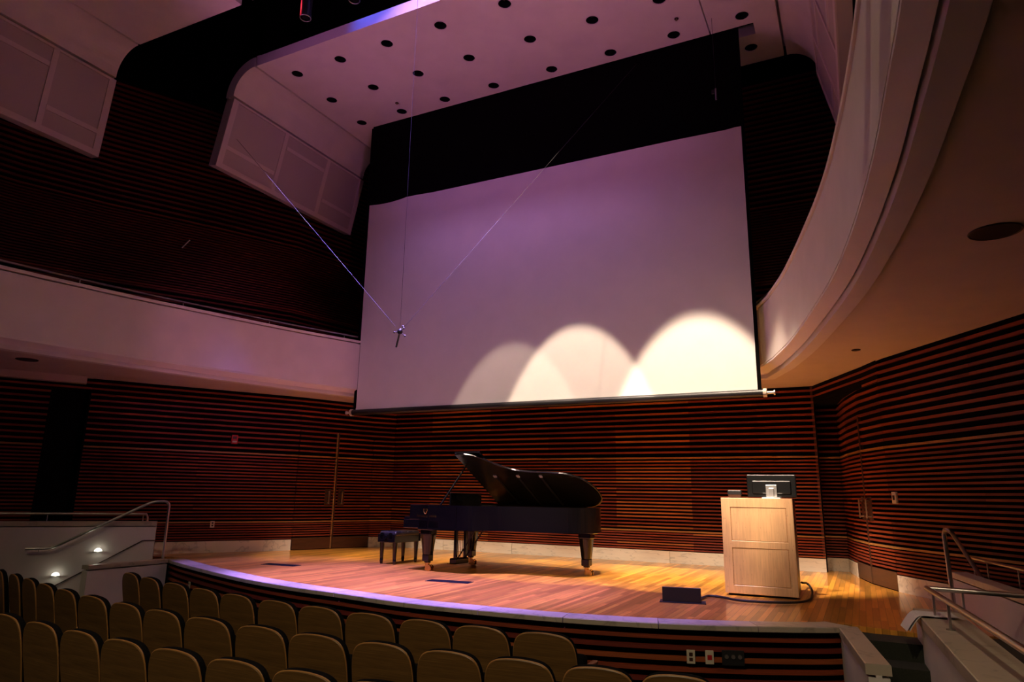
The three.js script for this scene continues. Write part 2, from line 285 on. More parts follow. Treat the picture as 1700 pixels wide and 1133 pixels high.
{
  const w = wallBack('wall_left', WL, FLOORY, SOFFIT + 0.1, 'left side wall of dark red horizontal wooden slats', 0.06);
  const sg0 = sOf(WL, -12.38, -6.9), sg1 = sOf(WL, -12.08, -7.41), sd0 = sOf(WL, -10.18, -10.64), sd1 = sOf(WL, -9.55, -12.25), L = plen(WL);
  const a0 = sOf(WL, -13.2, -4.5);
  COURSES.forEach(([y, h, acc]) => {
    const t = () => Math.floor(rnd() * 4);
    if (y > 2.78) { slat(w, sub(WL, a0, sg1), y, h, acc, t()); } else slat(w, sub(WL, a0, sg0), y, h, acc, t());
    const mid = (sg1 + sd0) / 2 + (rnd() - 0.5) * 0.02;
    slat(w, sub(WL, sg1, mid - 0.001), y, h, acc, t()); slat(w, sub(WL, mid, sd0 - 0.006), y, h, acc, t());
    if (y > DOORTOP) slat(w, sub(WL, sd0, L), y, h, acc, t()); else slat(w, sub(WL, sd1 + 0.006, L), y, h, acc, t());
  });
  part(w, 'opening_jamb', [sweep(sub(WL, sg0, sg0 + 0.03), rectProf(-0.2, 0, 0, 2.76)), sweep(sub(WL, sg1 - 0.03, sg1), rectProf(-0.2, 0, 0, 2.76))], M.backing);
  part(w, 'infill', [sweep(sub(WL, a0, sg0), rectProf(-0.12, -DEPTH, 0, SOFFIT)), sweep(sub(WL, sg1, sd0), rectProf(-0.12, -DEPTH, 0, SOFFIT)), sweep(sub(WL, sd1, L), rectProf(-0.12, -DEPTH, 0, SOFFIT)), sweep(sub(WL, sd0, sd1), rectProf(-0.12, -DEPTH, DOORTOP, SOFFIT))], M.backing);
  const b = structGroup('baseboard_left', 'marble base of the left wall');
  part(b, 'base_stone', sweep(sub(WL, sg1, sd0 - 0.01), rectProf(-0.05, 0.006, 0, 0.205)), M.marble); part(b, 'base_stone', sweep(sub(WL, sd1 + 0.01, L), rectProf(-0.05, 0.006, 0, 0.205)), M.marble);
  const d = structGroup('door_1', 'double door covered with wooden slats in the left wall');
  doorLeaf(d, [WL[6], WL[7]], true); doorLeaf(d, [WL[7], WL[8]], false);
  const tr = struct('trim_1', sweep(sub(WL, a0, sg1 - 0.1), rectProf(-0.02, 0.17, 2.93, SOFFIT)), M.soffit, 'plaster drop along the soffit edge');
}
{ // right wall, recess and its door
  const w = wallBack('wall_right', WR, FLOORY, SOFFIT + 0.1, 'right side wall of dark red horizontal wooden slats', 0.06);
  const sd0 = sOf(WR, -0.14, -12.12), sd1 = sOf(WR, 0.33, -10.57), L = plen(WR), end = sOf(WR, 3.3, -4.2), kink = sOf(WR, 1.2, -9.12);
  const frieze = [[-0.6, -12.65], [0.13, -11.07], [0.33, -10.57]], rec = [[-0.6, -12.99], [-0.27, -12.99]];
  COURSES.forEach(([y, h, acc]) => {
    const t = () => Math.floor(rnd() * 4);
    if (y > 2.78) { slat(w, frieze, y, h, acc, 1); slat(w, sub(WR, sd1, kink - 0.001), y, h, acc, t()); slat(w, sub(WR, kink, end), y, h, acc, t()); return; }
    slat(w, rec, y, h, acc, 3);
    slat(w, sub(WR, 0, sd0 - 0.006), y, h, acc, t());
    if (y > DOORTOP) slat(w, sub(WR, sd0, sd1), y, h, acc, t());
    slat(w, sub(WR, sd1 + 0.006, kink - 0.001), y, h, acc, t()); slat(w, sub(WR, kink, end), y, h, acc, t());
  });
  part(w, 'frieze_top', slab([[-0.6, -12.66], [0.13, -11.08], [0.33, -10.58], [0.05, -11.3], [-0.14, -12.12], [-0.27, -13.05], [-0.6, -13.05]], 2.74, SOFFIT - 0.001), M.backing);
  part(w, 'infill', [sweep(sub(WR, 0, sd0), rectProf(-0.12, -DEPTH, 0, SOFFIT)), sweep(sub(WR, sd1, end), rectProf(-0.12, -DEPTH, 0, SOFFIT)), sweep(sub(WR, sd0, sd1), rectProf(-0.12, -DEPTH, DOORTOP, SOFFIT)), box(0.4, 4, 0.1, -0.43, 1.2, -13.09)], M.backing);
  const b = structGroup('baseboard_right', 'marble base of the right wall and its recess');
  part(b, 'base_stone', box(0.34, 0.205, 0.05, -0.44, 0.1025, -13.0), M.marble);
  part(b, 'base_stone', sweep(sub(WR, 0, sd0 - 0.01), rectProf(-0.05, 0.006, 0, 0.205)), M.marble);
  part(b, 'base_stone', sweep(sub(WR, sd1 + 0.01, kink), rectProf(-0.05, 0.006, 0, 0.205)), M.marble);
  part(b, 'base_stone', sweep(sub(WR, kink + 0.004, end), rectProf(-0.05, 0.006, 0, 0.205)), M.marble);
  const d = structGroup('door_2', 'double door covered with wooden slats in the right wall');
  doorLeaf(d, [WR[1], WR[2]], true, M.darkWood); doorLeaf(d, [WR[2], WR[3]], false);
}
// upper walls: slats above the balcony, their weak light put into darker tones
const UL = [[-13.2, -4], [-13.2, -5], [-12.95, -6.1], [-12.4, -7.4], [-11.5, -9.1], [-10.75, -10.7], [-10.5, -12.0], [-10.4, -12.65]], UB = [[-10.4, -12.65], [0.5, -12.65]], UR = UL.map(p => [2 * AX - p[0], p[1]]).reverse();
{
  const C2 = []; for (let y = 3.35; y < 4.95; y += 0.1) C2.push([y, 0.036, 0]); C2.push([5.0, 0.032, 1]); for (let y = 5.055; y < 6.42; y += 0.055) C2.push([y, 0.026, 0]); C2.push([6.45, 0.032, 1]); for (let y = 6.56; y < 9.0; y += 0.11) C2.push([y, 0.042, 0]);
  const shadedTones = [slatTones[3], slatTones[0], slatTones[3], slatTones[3]];  // same wood as below; darker tones stand in for the weaker light
  for (const [nm, p, lb] of [['wall_upper_left', UL, 'slatted wall above the left balcony with dim light painted as darker slats'], ['wall_upper_back', UB, 'slatted wall behind the projection screen with dim light painted as darker slats'], ['wall_upper_right', UR, 'slatted wall above the right balcony with dim light painted as darker slats']]) {
    const w = struct(nm, sweep(p, rectProf(-0.3, -DEPTH, SOFFIT + 0.15, 12)), M.backing, lb);
    for (const [y, h, acc] of C2) part(w, 'slat', sweep(p, rectProf(-DEPTH, 0, y - h / 2, y + h / 2)), acc ? slatTones[2] : shadedTones[Math.floor(rnd() * 4)]);
  }
}
// roof and the rear of the hall
struct('ceiling', box(18.4, 0.3, 18, AX, 12.1, -4.6), M.black, 'black void above the ceiling panels');
struct('wall_rear', box(18, 13, 0.3, AX, 5.5, 4.1), M.darkWood, 'rear wall of the hall');
struct('wall_side_left', box(0.3, 13, 9.2, -13.45, 5.5, -0.6), M.backing);
struct('wall_side_right', box(0.3, 13, 9.2, 3.55, 5.5, -0.6), M.backing);

// ---------------------------------------------------------------- balcony
const BP = [...smooth([[-10.5, 3.9], [-10.5, -1], [-10.42, -3.5], [-10.25, -5], [-10.07, -5.95], [-9.9, -6.75], [-9.7, -7.5], [-9.48, -8.3], [-9.2, -9.25], [-8.78, -10.38]], 60), [-8.5, -11.08], [-1.27, -11.08], ...smooth([[-0.99, -10.38], [-0.68, -9.34], [-0.34, -7.92], [-0.065, -6.6], [0.09, -5.56], [0.195, -4.63], [0.245, -4.03], [0.275, -3.5], [0.31, -2.86], [0.34, -1], [0.35, 3.9]], 70)];
{
  const b = structGroup('balcony_front', 'pale curved balcony front wrapping round the stage');
  part(b, 'front_panel', sweep(BP, rectProf(-0.14, 0, 3.15, 4.03)), M.gloss);
  part(b, 'coping', sweep(BP, [[-0.18, 4.052], [0.015, 4.052], [0.018, 4.056], [0.018, 4.095], [0.01, 4.1], [-0.18, 4.1]]), M.plaster);
  part(b, 'coping_joint', sweep(BP, rectProf(-0.13, -0.06, 4.025, 4.05)), M.plaster);
  part(b, 'lower_bevel', sweep(BP, [[-0.12, 3.05], [-0.004, 3.12], [-0.004, 3.149], [-0.12, 3.149]]), M.plaster);
  part(b, 'bottom_strip', sweep(BP, rectProf(-0.29, -0.142, 2.99, 3.149)), M.plaster);
  part(b, 'bottom_joint', sweep(BP, rectProf(-0.145, -0.116, 3.125, 3.148)), M.plaster);
  const inner = sweepOffset(BP, -0.2);
  struct('balcony_soffit', slab([...inner, [3.4, 3.9], [3.4, -5], [3.1, -6], [2.4, -7.2], [1.6, -8.5], [0.4, -10.5], [0.2, -11], [-0.2, -13.2], [-9.4, -13.2], [-9.7, -12.3], [-10.3, -10.6], [-11.2, -9.1], [-12.25, -7.25], [-13, -6], [-13.3, -5], [-13.3, 3.9]], SOFFIT, SOFFIT + 0.16), M.soffit, 'underside of the balcony');
  const r = thing('balcony_handrail', 'slim steel handrail above the balcony coping', 'handrail');
  const RPath = sweepOffset(BP, -0.09);
  part(r, 'rail', sweep(RPath, rectProf(-0.022, 0.022, 4.175, 4.2)), M.steel);
  const L = plen(RPath); for (let s = 2; s < L - 1; s += 1.55) { const p = at(RPath, s); part(r, 'post', cyl(0.008, 0.008, 0.08, p[0], 4.138, p[1], 8), M.steel); }
  for (const [x, y, rad, lb] of [[1652, 384, 0.17, 'large dark round ceiling speaker in the soffit above the right-hand railings'], [45, 597, 0.15, 'dark round ceiling speaker in the soffit above the dark wall opening'], [1421, 581, 0.05, 'small dark round fitting in the soffit beside the right-hand slatted wall']]) {
    const p = onY(x, y, SOFFIT), t = thing('ceiling_speaker', lb, 'speaker', [p.x, SOFFIT, p.z]);
    part(t, 'grille', cyl(rad * 0.9, rad * 0.9, 0.012, 0, -0.003, 0, 32), M.blackMetal); part(t, 'rim', new THREE.TorusGeometry(rad * 0.95, 0.008, 6, 32).rotateX(Math.PI / 2).translate(0, -0.004, 0), M.darkWood);
  }
}

// ---------------------------------------------------------------- ceiling portals
const CY = 8.8;
function circleHole(x, z, r) { const o = []; for (let i = 0; i < 28; i++) { const a = -i / 28 * Math.PI * 2; o.push([x + Math.cos(a) * r, z + Math.sin(a) * r]); } return o; }
const DL = []; const colX = [-8.82, -7.79, -6.75, -5.65, -4.44, -3.31, -2.19, -1.08];
for (const z of [-8.35, -9.31, -10.25]) for (const x of colX) DL.push([x, z]); DL.push([-1.06, -11.15]);
function flapShape(parent, m, seamX, gx, gy, lx, ly, z0, z1, ribs) {
  // m = +1 left side, -1 mirrored about the axis
  const X = x => m > 0 ? x : 2 * AX - x, r = Math.abs(gx - seamX), cy = CY - r, T = 0.2, depth = Math.abs(z1 - z0), zb = Math.min(z0, z1);
  const arc = new THREE.Shape(); const P = [];
  for (let i = 0; i <= 14; i++) { const a = Math.PI / 2 + i / 14 * Math.PI / 2; P.push([seamX - 0.03 + Math.cos(a) * r, cy + Math.sin(a) * r]); }
  for (let i = 14; i >= 0; i--) { const a = Math.PI / 2 + i / 14 * Math.PI / 2; P.push([seamX - 0.03 + Math.cos(a) * (r + T), cy + Math.sin(a) * (r + T)]); }
  const S = pts => new THREE.ExtrudeGeometry(new THREE.Shape(pts.map(p => new THREE.Vector2(X(p[0]), p[1]))), { depth, bevelEnabled: false }).translate(0, 0, zb);
  part(parent, 'shoulder', S(P), M.plaster);
  part(parent, 'joint_liner', S([[gx - 0.15, cy + 0.001], [gx - T, cy + 0.001], [gx - T, cy - 0.08], [gx - 0.15, cy - 0.08]]), M.plaster);
  const dx = lx - gx, dy = ly - (cy - 0.065), l = Math.hypot(dx, dy), nx = -dy / l, ny = dx / l;   // points inwards (towards the axis) for the left side
  const q = (t, o) => [gx + dx * t + nx * o, cy - 0.065 + dy * t + ny * o];
  part(parent, 'scrim_panel', S([q(0, -0.02), q(1, -0.02), q(1, -T), q(0, -T)]), M.scrim);
  // frame members, proud of the scrim
  const bar = (t0, t1, za, zb2) => new THREE.ExtrudeGeometry(new THREE.Shape([q(t0, -0.022), q(t1, -0.022), q(t1, 0), q(t0, 0)].map(p => new THREE.Vector2(X(p[0]), p[1]))), { depth: Math.abs(zb2 - za), bevelEnabled: false }).translate(0, 0, Math.min(za, zb2));
  part(parent, 'frame_rail', bar(0, 0.03, z0, z1), M.rib); part(parent, 'frame_rail', bar(0.93, 1, z0, z1), M.rib);
  part(parent, 'frame_stile', bar(0.03, 0.93, z0, z0 + Math.sign(z1 - z0) * 0.12), M.rib); part(parent, 'frame_stile', bar(0.03, 0.93, z1 - Math.sign(z1 - z0) * 0.12, z1), M.rib);
  for (const [kind, a, b, c] of ribs) part(parent, 'frame_rib', kind === 'v' ? bar(0.03, 0.93, z0 + (z1 - z0) * a - 0.045, z0 + (z1 - z0) * a + 0.045) : bar(a, a + 0.055, z0 + (z1 - z0) * b, z0 + (z1 - z0) * c), M.rib);
}
{
  const p1 = structGroup('ceiling_portal_1', 'pale ceiling reflector with downlights and curved shoulders above the stage');
  const slot = [[-8.74, -10.5], [-1.64, -10.5], [-1.64, -7.845], [-1.62, -7.845], [-1.62, -10.5], [-0.94, -10.5], [-0.94, -10.8], [-8.74, -10.8]];
  part(p1, 'ceiling_panel', slab([[-9.335, -7.84], [-0.565, -7.84], [-0.565, -11.63], [-9.335, -11.63]], CY, CY + 0.2, [slot, ...DL.map(d => circleHole(d[0], d[1], 0.108))]), M.plaster);
  part(p1, 'joint_liner', [box(0.1, 0.1, 3.7, -9.35, CY + 0.2, -9.73), box(0.1, 0.1, 3.7, -0.55, CY + 0.2, -9.73), box(0.06, 0.02, 2.6, -1.63, CY + 0.21, -9.2)], M.plaster);
  const ribs = [['v', 0.36], ['v', 0.69], ['h', 0.66, 0.03, 0.34], ['h', 0.2, 0.38, 0.67], ['h', 0.66, 0.71, 0.97]];
  flapShape(p1, 1, -9.35, -9.82, 8.33, -10.11, 6.97, -7.84, -11.63, ribs); flapShape(p1, -1, -9.35, -9.82, 8.33, -10.11, 6.97, -7.84, -11.63, ribs);
  const p2 = structGroup('ceiling_portal_2', 'pale ceiling reflector and curved shoulder over the front seats');
  part(p2, 'ceiling_panel', slab([[-10.735, -6.5], [-8.3, -6.55], [-8.3, -6.2], [-8.05, -6.2], [-8.05, -6.55], [0.835, -6.5], [0.835, 3.6], [-10.735, 3.6]], CY, CY + 0.16), M.plaster);
  const ribs2 = [['v', 0.2], ['v', 0.45], ['v', 0.7], ['h', 0.68, 0.02, 0.19], ['h', 0.2, 0.21, 0.44], ['h', 0.68, 0.46, 0.69]];
  flapShape(p2, 1, -10.75, -11.25, 8.3, -11.42, 6.78, -6.5, -1.4, ribs2); flapShape(p2, -1, -10.75, -11.25, 8.3, -11.42, 6.78, -6.5, -1.4, ribs2);
  part(p2, 'joint_liner', [box(0.06, 0.1, 6.6, -10.75, CY + 0.15, -3.15), box(0.06, 0.1, 6.6, 0.85, CY + 0.15, -3.15)], M.plaster);
}
{ // downlights, one of each kind then copies
  const proto = thing('recessed_downlight', 'unlit round black recessed downlight in the pale ceiling panel', 'downlight', [0, CY, 0], 0, 'recessed downlights in the ceiling panel above the stage');
  part(proto, 'trim_ring', new THREE.LatheGeometry([[0.104, 0.012], [0.104, -0.004], [0.116, -0.006], [0.122, 0], [0.122, 0.002]].map(p => new THREE.Vector2(...p)), 28), M.plaster);
  part(proto, 'can', new THREE.LatheGeometry([[0.104, 0.004], [0.10, 0.16], [0, 0.162]].map(p => new THREE.Vector2(...p)), 24), M.black);
  part(proto, 'lamp', new THREE.LatheGeometry([[0.0, 0.085], [0.035, 0.083], [0.045, 0.09], [0.06, 0.12], [0.06, 0.16]].map(p => new THREE.Vector2(...p)), 18), M.blackMetal);
  DL.forEach(([x, z], i) => { const o = i ? proto.clone() : proto; if (i) { o.name = numbered('recessed_downlight'); scene.add(o); } o.position.set(x, CY, z);
    const row = z > -8.8 ? 'row along the front edge of the ceiling panel' : z > -9.8 ? 'middle row of the ceiling panel' : z > -10.7 ? 'row beside the screen slot' : '';
    o.userData = row ? { label: 'unlit round black recessed downlight in the ' + row, category: 'downlight', group: 'downlights in the ' + row } : { label: 'unlit recessed downlight alone behind the screen slot', category: 'downlight' }; });
  for (const [x, y, lb] of [[659, 171, 'tiny sprinkler head in the ceiling panel near its left rear corner'], [1123, 31, 'tiny sprinkler head in the ceiling panel near the vertical panel joint']]) { const p = onY(x, y, CY), t = thing('sprinkler_head', lb, 'sprinkler', [p.x, CY, p.z]); part(t, 'escutcheon', cyl(0.035, 0.035, 0.008, 0, -0.004, 0, 16), M.darkWood); part(t, 'nozzle', cyl(0.012, 0.018, 0.03, 0, -0.02, 0, 10), M.brass); }
}

// ---------------------------------------------------------------- stage lanterns and light
const KINDS = { warm: ['black profile spotlight giving warm white light in the ceiling gap', 'warm profile spotlights in the ceiling gap'], wash: ['black wash light giving lavender light in the ceiling gap', 'wash lights in the ceiling gap'], red: ['small black spotlight throwing red light on the hanging cylinder spotlight'], blue: ['small black spotlight throwing blue light on the ceiling fascia'], front: ['black profile spotlight giving warm light under the front ceiling panel', 'warm profile spotlights under the front ceiling panel'], rail: ['added black wash light out of view in front of the balcony coping giving rose fill', 'added fill lights at the balcony coping'], lectern: ['black profile spotlight on the rear balcony aimed at the lectern'] };
function lantern(pos, aim, col, cd, half, pen, size, kind) {
  const d = V3(...aim).sub(V3(...pos)).normalize(), o = thing('stage_lantern', KINDS[kind][0], 'spotlight', pos, 0, KINDS[kind][1]);
  const q = new THREE.Quaternion().setFromUnitVectors(V3(0, -1, 0), d); o.quaternion.copy(q);
  part(o, 'housing', [cyl(0.09, 0.09, 0.3, 0, 0.15, 0, 20)], M.blackMetal);
  part(o, 'lens_ring', new THREE.TorusGeometry(0.088, 0.008, 6, 24).rotateX(Math.PI / 2), M.blackMetal);
  const c = lin(...col); part(o, 'lens', cyl(0.08, 0.08, 0.006, 0, -0.003, 0, 24), std(lin(.02, .02, .02), 0.3, { emissive: c, emissiveIntensity: 2 }));
  part(o, 'yoke', [box(0.012, 0.26, 0.03, -0.1, 0.24, 0), box(0.012, 0.26, 0.03, 0.1, 0.24, 0), box(0.21, 0.012, 0.03, 0, 0.37, 0)], M.blackMetal);
  const L = new THREE.SpotLight(c, cd, 0, half * D2R, pen, 2); L.position.set(0, -0.03, 0); L.castShadow = true; L.shadow.radius = size; L.shadow.mapSize.set(1024, 1024);
  o.add(L); L.name = 'light'; const T = new THREE.Object3D(); T.position.set(0, -5, 0); T.name = 'aim'; o.add(T); L.target = T; return o;
}
for (const l of LANTERNS) lantern(...l);
for (const [hx, hy, hz, hcd] of HOUSELIGHTS) {
  const o = thing('house_downlight', 'dimmed round house light in the ceiling panel over the seats', 'downlight', [hx, hy, hz], 0, 'dimmed house lights over the seats');
  part(o, 'trim_ring', new THREE.TorusGeometry(0.11, 0.01, 6, 24).rotateX(Math.PI / 2), M.plaster); part(o, 'lens', cyl(0.1, 0.1, 0.006, 0, -0.001, 0, 24), std(lin(.1, .1, .1), 0.4, { emissive: lin(...HOUSE), emissiveIntensity: 1 }));
  const L = new THREE.SpotLight(lin(...HOUSE), hcd, 0, 42 * D2R, 0.8, 2); L.position.set(0, -0.03, 0); L.castShadow = true; L.shadow.radius = 5; L.name = 'light'; o.add(L); const T = new THREE.Object3D(); T.position.set(0, -5, -4); T.name = 'aim'; o.add(T); L.target = T;
}

// ---------------------------------------------------------------- projection screen
{
  const Z = -10.55, t = thing('projection_screen', 'large white roll-down projection screen with black top masking and roller bar', 'screen', [0, 0, 0]);
  const TL = [[305, 915], [400, 905], [500, 885], [600, 855], [650, 835], [750, 815], [900, 790], [1133, 740]].map(p => [560 + p[0] / 5.665, 180 + p[1] / 5.665]);
  const TR = [[0, 1005], [200, 965], [400, 925], [470, 905], [520, 895]].map(p => [1120 + p[0] / 4.72, 20 + p[1] / 4.72]);
  const up = [...TL, ...TR].map(p => onZ(p[0], p[1], Z)).map(p => [p.x, p.y]);
  const xl = up[0][0], xr = up[up.length - 1][0], yb = onZ(900, 665, Z).y - 0.02, yt = CY + 0.1;
  const poly = (pts, z, d) => new THREE.ExtrudeGeometry(new THREE.Shape(pts.map(p => new THREE.Vector2(...p))), { depth: d, bevelEnabled: false }).translate(0, 0, z);
  part(t, 'white_surface', poly([[xl, yb], [xr, yb], ...up.slice().reverse()], Z, 0.004), M.screen);
  part(t, 'black_masking', poly([...up, [xr, yt], [xl, yt]], Z, 0.004), M.blackCloth);
  part(t, 'side_border', poly([[xl - 0.07, yb], [xl, yb], [xl, yt], [xl - 0.07, yt]], Z, 0.004), M.blackCloth); part(t, 'side_border', poly([[xr, yb], [xr + 0.055, yb], [xr + 0.055, yt], [xr, yt]], Z, 0.004), M.blackCloth);
  part(t, 'roller_bar', [cyl(0.055, 0.055, xr - xl + 0.2, 0, 0, 0, 24).rotateZ(Math.PI / 2).translate((xl + xr) / 2, yb - 0.035, Z)], M.blackMetal);
  for (const [x, s] of [[xl - 0.1, -1], [xr + 0.1, 1]]) { part(t, 'end_collar', cyl(0.066, 0.066, 0.05, 0, 0, 0, 24).rotateZ(Math.PI / 2).translate(x, yb - 0.035, Z), M.ivory); const k = part(t, 'end_pin', [cyl(0.022, 0.022, 0.12, 0, 0, 0, 14).rotateZ(Math.PI / 2).translate(x + s * 0.07, yb - 0.035, Z), cyl(0.038, 0.038, 0.018, 0, 0, 0, 14).rotateZ(Math.PI / 2).translate(x + s * 0.13, yb - 0.035, Z)], M.silver); }
  part(t, 'hem', box(xr - xl, 0.05, 0.012, (xl + xr) / 2, yb + 0.02, Z + 0.006), M.screen);
}

// ---------------------------------------------------------------- grand piano
const PA = 5 * D2R, pu = V3(Math.cos(PA), 0, Math.sin(PA)), pv = V3(Math.sin(PA), 0, -Math.cos(PA));
const F1 = V3(-5.98, 0, -9.14);                                // foot of the treble front leg = local (0.42, 0, 0.60)
const porg = F1.clone().addScaledVector(pu, -0.42).addScaledVector(pv, 0.60);
{
  const t = thing('grand_piano', 'black concert grand piano with raised lid on the stage', 'piano', [porg.x, 0, porg.z], -PA);
  const LEN = 2.84;
  const bent = new THREE.CatmullRomCurve3([[1.02, 0.75], [1.22, 0.66], [1.42, 0.46], [1.66, 0.30], [1.95, 0.24], [2.25, 0.22], [2.48, 0.18], [2.68, 0.06], [2.79, -0.14], [2.82, -0.36], [2.77, -0.56], [2.62, -0.71], [2.42, -0.75]].map(p => V3(p[0], 0, p[1])), false, 'centripetal').getSpacedPoints(46).map(p => [p.x, p.z]);
  const outline = [[0.34, -0.75], [0.34, 0.75], ...bent];
  const off = (pts, d) => pts.map((p, i) => { const a = pts[(i - 1 + pts.length) % pts.length], b = pts[(i + 1) % pts.length]; let n1 = [p[1] - a[1], -(p[0] - a[0])], n2 = [b[1] - p[1], -(b[0] - p[0])]; const l1 = Math.hypot(...n1), l2 = Math.hypot(...n2); let nx = n1[0] / l1 + n2[0] / l2, nz = n1[1] / l1 + n2[1] / l2; const l = Math.hypot(nx, nz); nx /= l; nz /= l; const c = Math.max(0.5, nx * n1[0] / l1 + nz * n1[1] / l1); return [p[0] - nx / c * d, p[1] - nz / c * d]; });
  let area = 0; for (let i = 0; i < outline.length; i++) { const a = outline[i], b = outline[(i + 1) % outline.length]; area += a[0] * b[1] - b[0] * a[1]; }
  const inn = off(outline, area > 0 ? 0.07 : -0.07);
  const rim = part(t, 'rim', slab(outline, 0.615, 0.97, [inn]), M.piano);
  part(t, 'case_bottom', slab(off(outline, area > 0 ? 0.05 : -0.05), 0.66, 0.72), M.piano);
  part(t, 'iron_plate', slab(inn, 0.86, 0.875), M.gold);
  part(rim, 'rim_moulding', slab(off(outline, area > 0 ? -0.008 : 0.008), 0.615, 0.635), M.piano);
  part(rim, 'rim_seam', rbox(0.02, 0.34, 0.02, 1.03, 0.795, 0.75, 0.006), M.piano); part(rim, 'rim_seam', rbox(0.025, 0.34, 0.02, 0.52, 0.795, 0.75, 0.008), M.piano);
  // keyboard end
  part(t, 'keybed', [rbox(0.70, 0.13, 1.5, 0.38, 0.685, 0, 0.012)], M.piano);
  for (const s of [-1, 1]) part(t, 'cheek_arm', [rbox(0.36, 0.225, 0.13, 0.33, 0.86, s * 0.685, 0.012), rbox(0.16, 0.05, 0.12, 0.12, 0.765, s * 0.685, 0.012)], M.piano);
  part(t, 'fallboard', [box(0.03, 0.2, 1.24, 0.36, 0.87, 0), box(0.2, 0.02, 1.24, 0.46, 0.965, 0)], M.piano);
  const keys = part(t, 'white_keys', box(0.15, 0.02, 1.22, 0.13, 0.78, 0), M.ivory);
  for (let k = 0; k < 36; k++) { const x = -0.58 + k * 0.0335; part(keys, 'black_key', box(0.095, 0.014, 0.011, 0.17, 0.797, x), M.black); }
  part(t, 'music_desk', [rbox(0.03, 0.22, 0.86, 0.66, 1.05, -0.02, 0.012)], M.piano);
  // lid
  const LX = 0.84, al = 30 * D2R, ca = Math.cos(al), sa = Math.sin(al);
  const lidPts = [[LX, 0], [LX, 1.5], ...off(bent, area > 0 ? -0.012 : 0.012).filter(p => p[0] > LX).map(p => [p[0], p[1] + 0.75])];
  const basis = new THREE.Matrix4().makeBasis(V3(1, 0, 0), V3(0, sa, ca), V3(0, -ca, sa)).setPosition(0, 0.995, -0.75);
  const ext = (pts, d, z) => new THREE.ExtrudeGeometry(new THREE.Shape(pts.map(p => new THREE.Vector2(...p))), { depth: d, bevelEnabled: true, bevelSize: 0.004, bevelThickness: 0.004, bevelSegments: 1 }).translate(0, 0, z).applyMatrix4(basis);
  const lid = part(t, 'lid', ext(lidPts, 0.02, 0), M.piano);
  part(lid, 'front_flap', ext([[LX - 0.02, 0.02], [LX - 0.02, 1.5], [LX + 0.44, 1.5], [LX + 0.44, 0.02]], 0.018, -0.034), M.piano);
  for (const x of [1.25, 1.65, 2.05]) part(lid, 'lid_reflection', ext([[x, 0.05], [x + 0.03, 0.05], [x + 0.03, 0.86], [x, 0.86]], 0.008, 0.024), M.black);  // black strips stand in for soundboard beams mirrored in the lid
  for (const x of [1.28, 1.7, 2.1]) part(lid, 'bumper', ext([[x - 0.05, 0.88], [x - 0.01, 0.88], [x - 0.01, 0.92], [x - 0.05, 0.92]], 0.012, 0.024), M.silver);
  for (const x of [1.2, 1.95, 2.5]) part(lid, 'hinge', box(0.12, 0.02, 0.05, x, 0.985, -0.76), M.gold);
  const ph = V3(0, 1.21, 0); const pTop = V3(LX + 0.06, 1.21, 0).applyMatrix4(basis);
  part(t, 'prop_stick', cylBetween(V3(0.70, 0.97, 0.70), V3(pTop.x, pTop.y + 0 + 0.0, pTop.z).sub(V3(0, 0, 0)).setX(0.9).set(0.9, 0.995 + 1.24 * sa - 0.03, -0.75 + 1.24 * ca), 0.016, 0.013), M.piano);
  // legs on casters
  const legG = [[0.42, 0.60], [0.42, -0.55], [2.62, -0.37]];
  for (const [x, z] of legG) {
    const l = part(t, 'leg', [rbox(0.30, 0.05, 0.2, x, 0.62, z, 0.015), rbox(0.2, 0.09, 0.17, x, 0.565, z, 0.02), cyl(0.118, 0.078, 0.30, 0, 0, 0, 4).rotateY(Math.PI / 4).translate(x, 0.375, z), rbox(0.125, 0.10, 0.125, x, 0.19, z, 0.012), cyl(0.05, 0.05, 0.03, x, 0.135, z, 12)], M.piano);
    part(l, 'caster', [cyl(0.034, 0.034, 0.09, x, 0.09, z, 14), cyl(0.045, 0.045, 0.022, 0, 0, 0, 20).rotateX(Math.PI / 2).translate(x + 0.05, 0.045, z - 0.03), cyl(0.045, 0.045, 0.022, 0, 0, 0, 20).rotateX(Math.PI / 2).translate(x + 0.05, 0.045, z + 0.03), box(0.1, 0.02, 0.05, x + 0.03, 0.075, z), box(0.05, 0.07, 0.05, x, 0.045, z)], M.gold);
  }
  const ly = part(t, 'pedal_lyre', [rbox(0.05, 0.52, 0.06, 0.60, 0.40, -0.13, 0.012), rbox(0.05, 0.52, 0.06, 0.60, 0.40, 0.13, 0.012), rbox(0.13, 0.09, 0.36, 0.58, 0.115, 0, 0.02), rbox(0.1, 0.05, 0.34, 0.60, 0.63, 0, 0.01)], M.piano);
  part(ly, 'brace_rod', [cylBetween(V3(0.61, 0.14, -0.1), V3(1.0, 0.66, -0.12), 0.011), cylBetween(V3(0.61, 0.14, 0.1), V3(1.0, 0.66, 0.12), 0.011)], M.piano);
  part(ly, 'trap_rod', [-0.05, 0, 0.05].map(z => cyl(0.007, 0.007, 0.5, 0.60, 0.4, z, 8)), M.gold);
  for (const z of [-0.08, 0, 0.08]) part(ly, 'pedal', rbox(0.14, 0.014, 0.035, 0.48, 0.065, z, 0.006), M.gold);
  // gold name and lyre emblem on the arm facing the audience
  const font = await new FontLoader().loadAsync('fonts/droid/droid_serif_bold.typeface.json');
  const tg = new TextGeometry('STEINWAY & SONS', { font, size: 0.026, depth: 0.002, curveSegments: 3 }); tg.computeBoundingBox(); const tw = tg.boundingBox.max.x;
  part(t, 'lettering', tg.scale(0.36 / tw, 1, 1).translate(0.30, 0.795, 0.7505), M.gold);
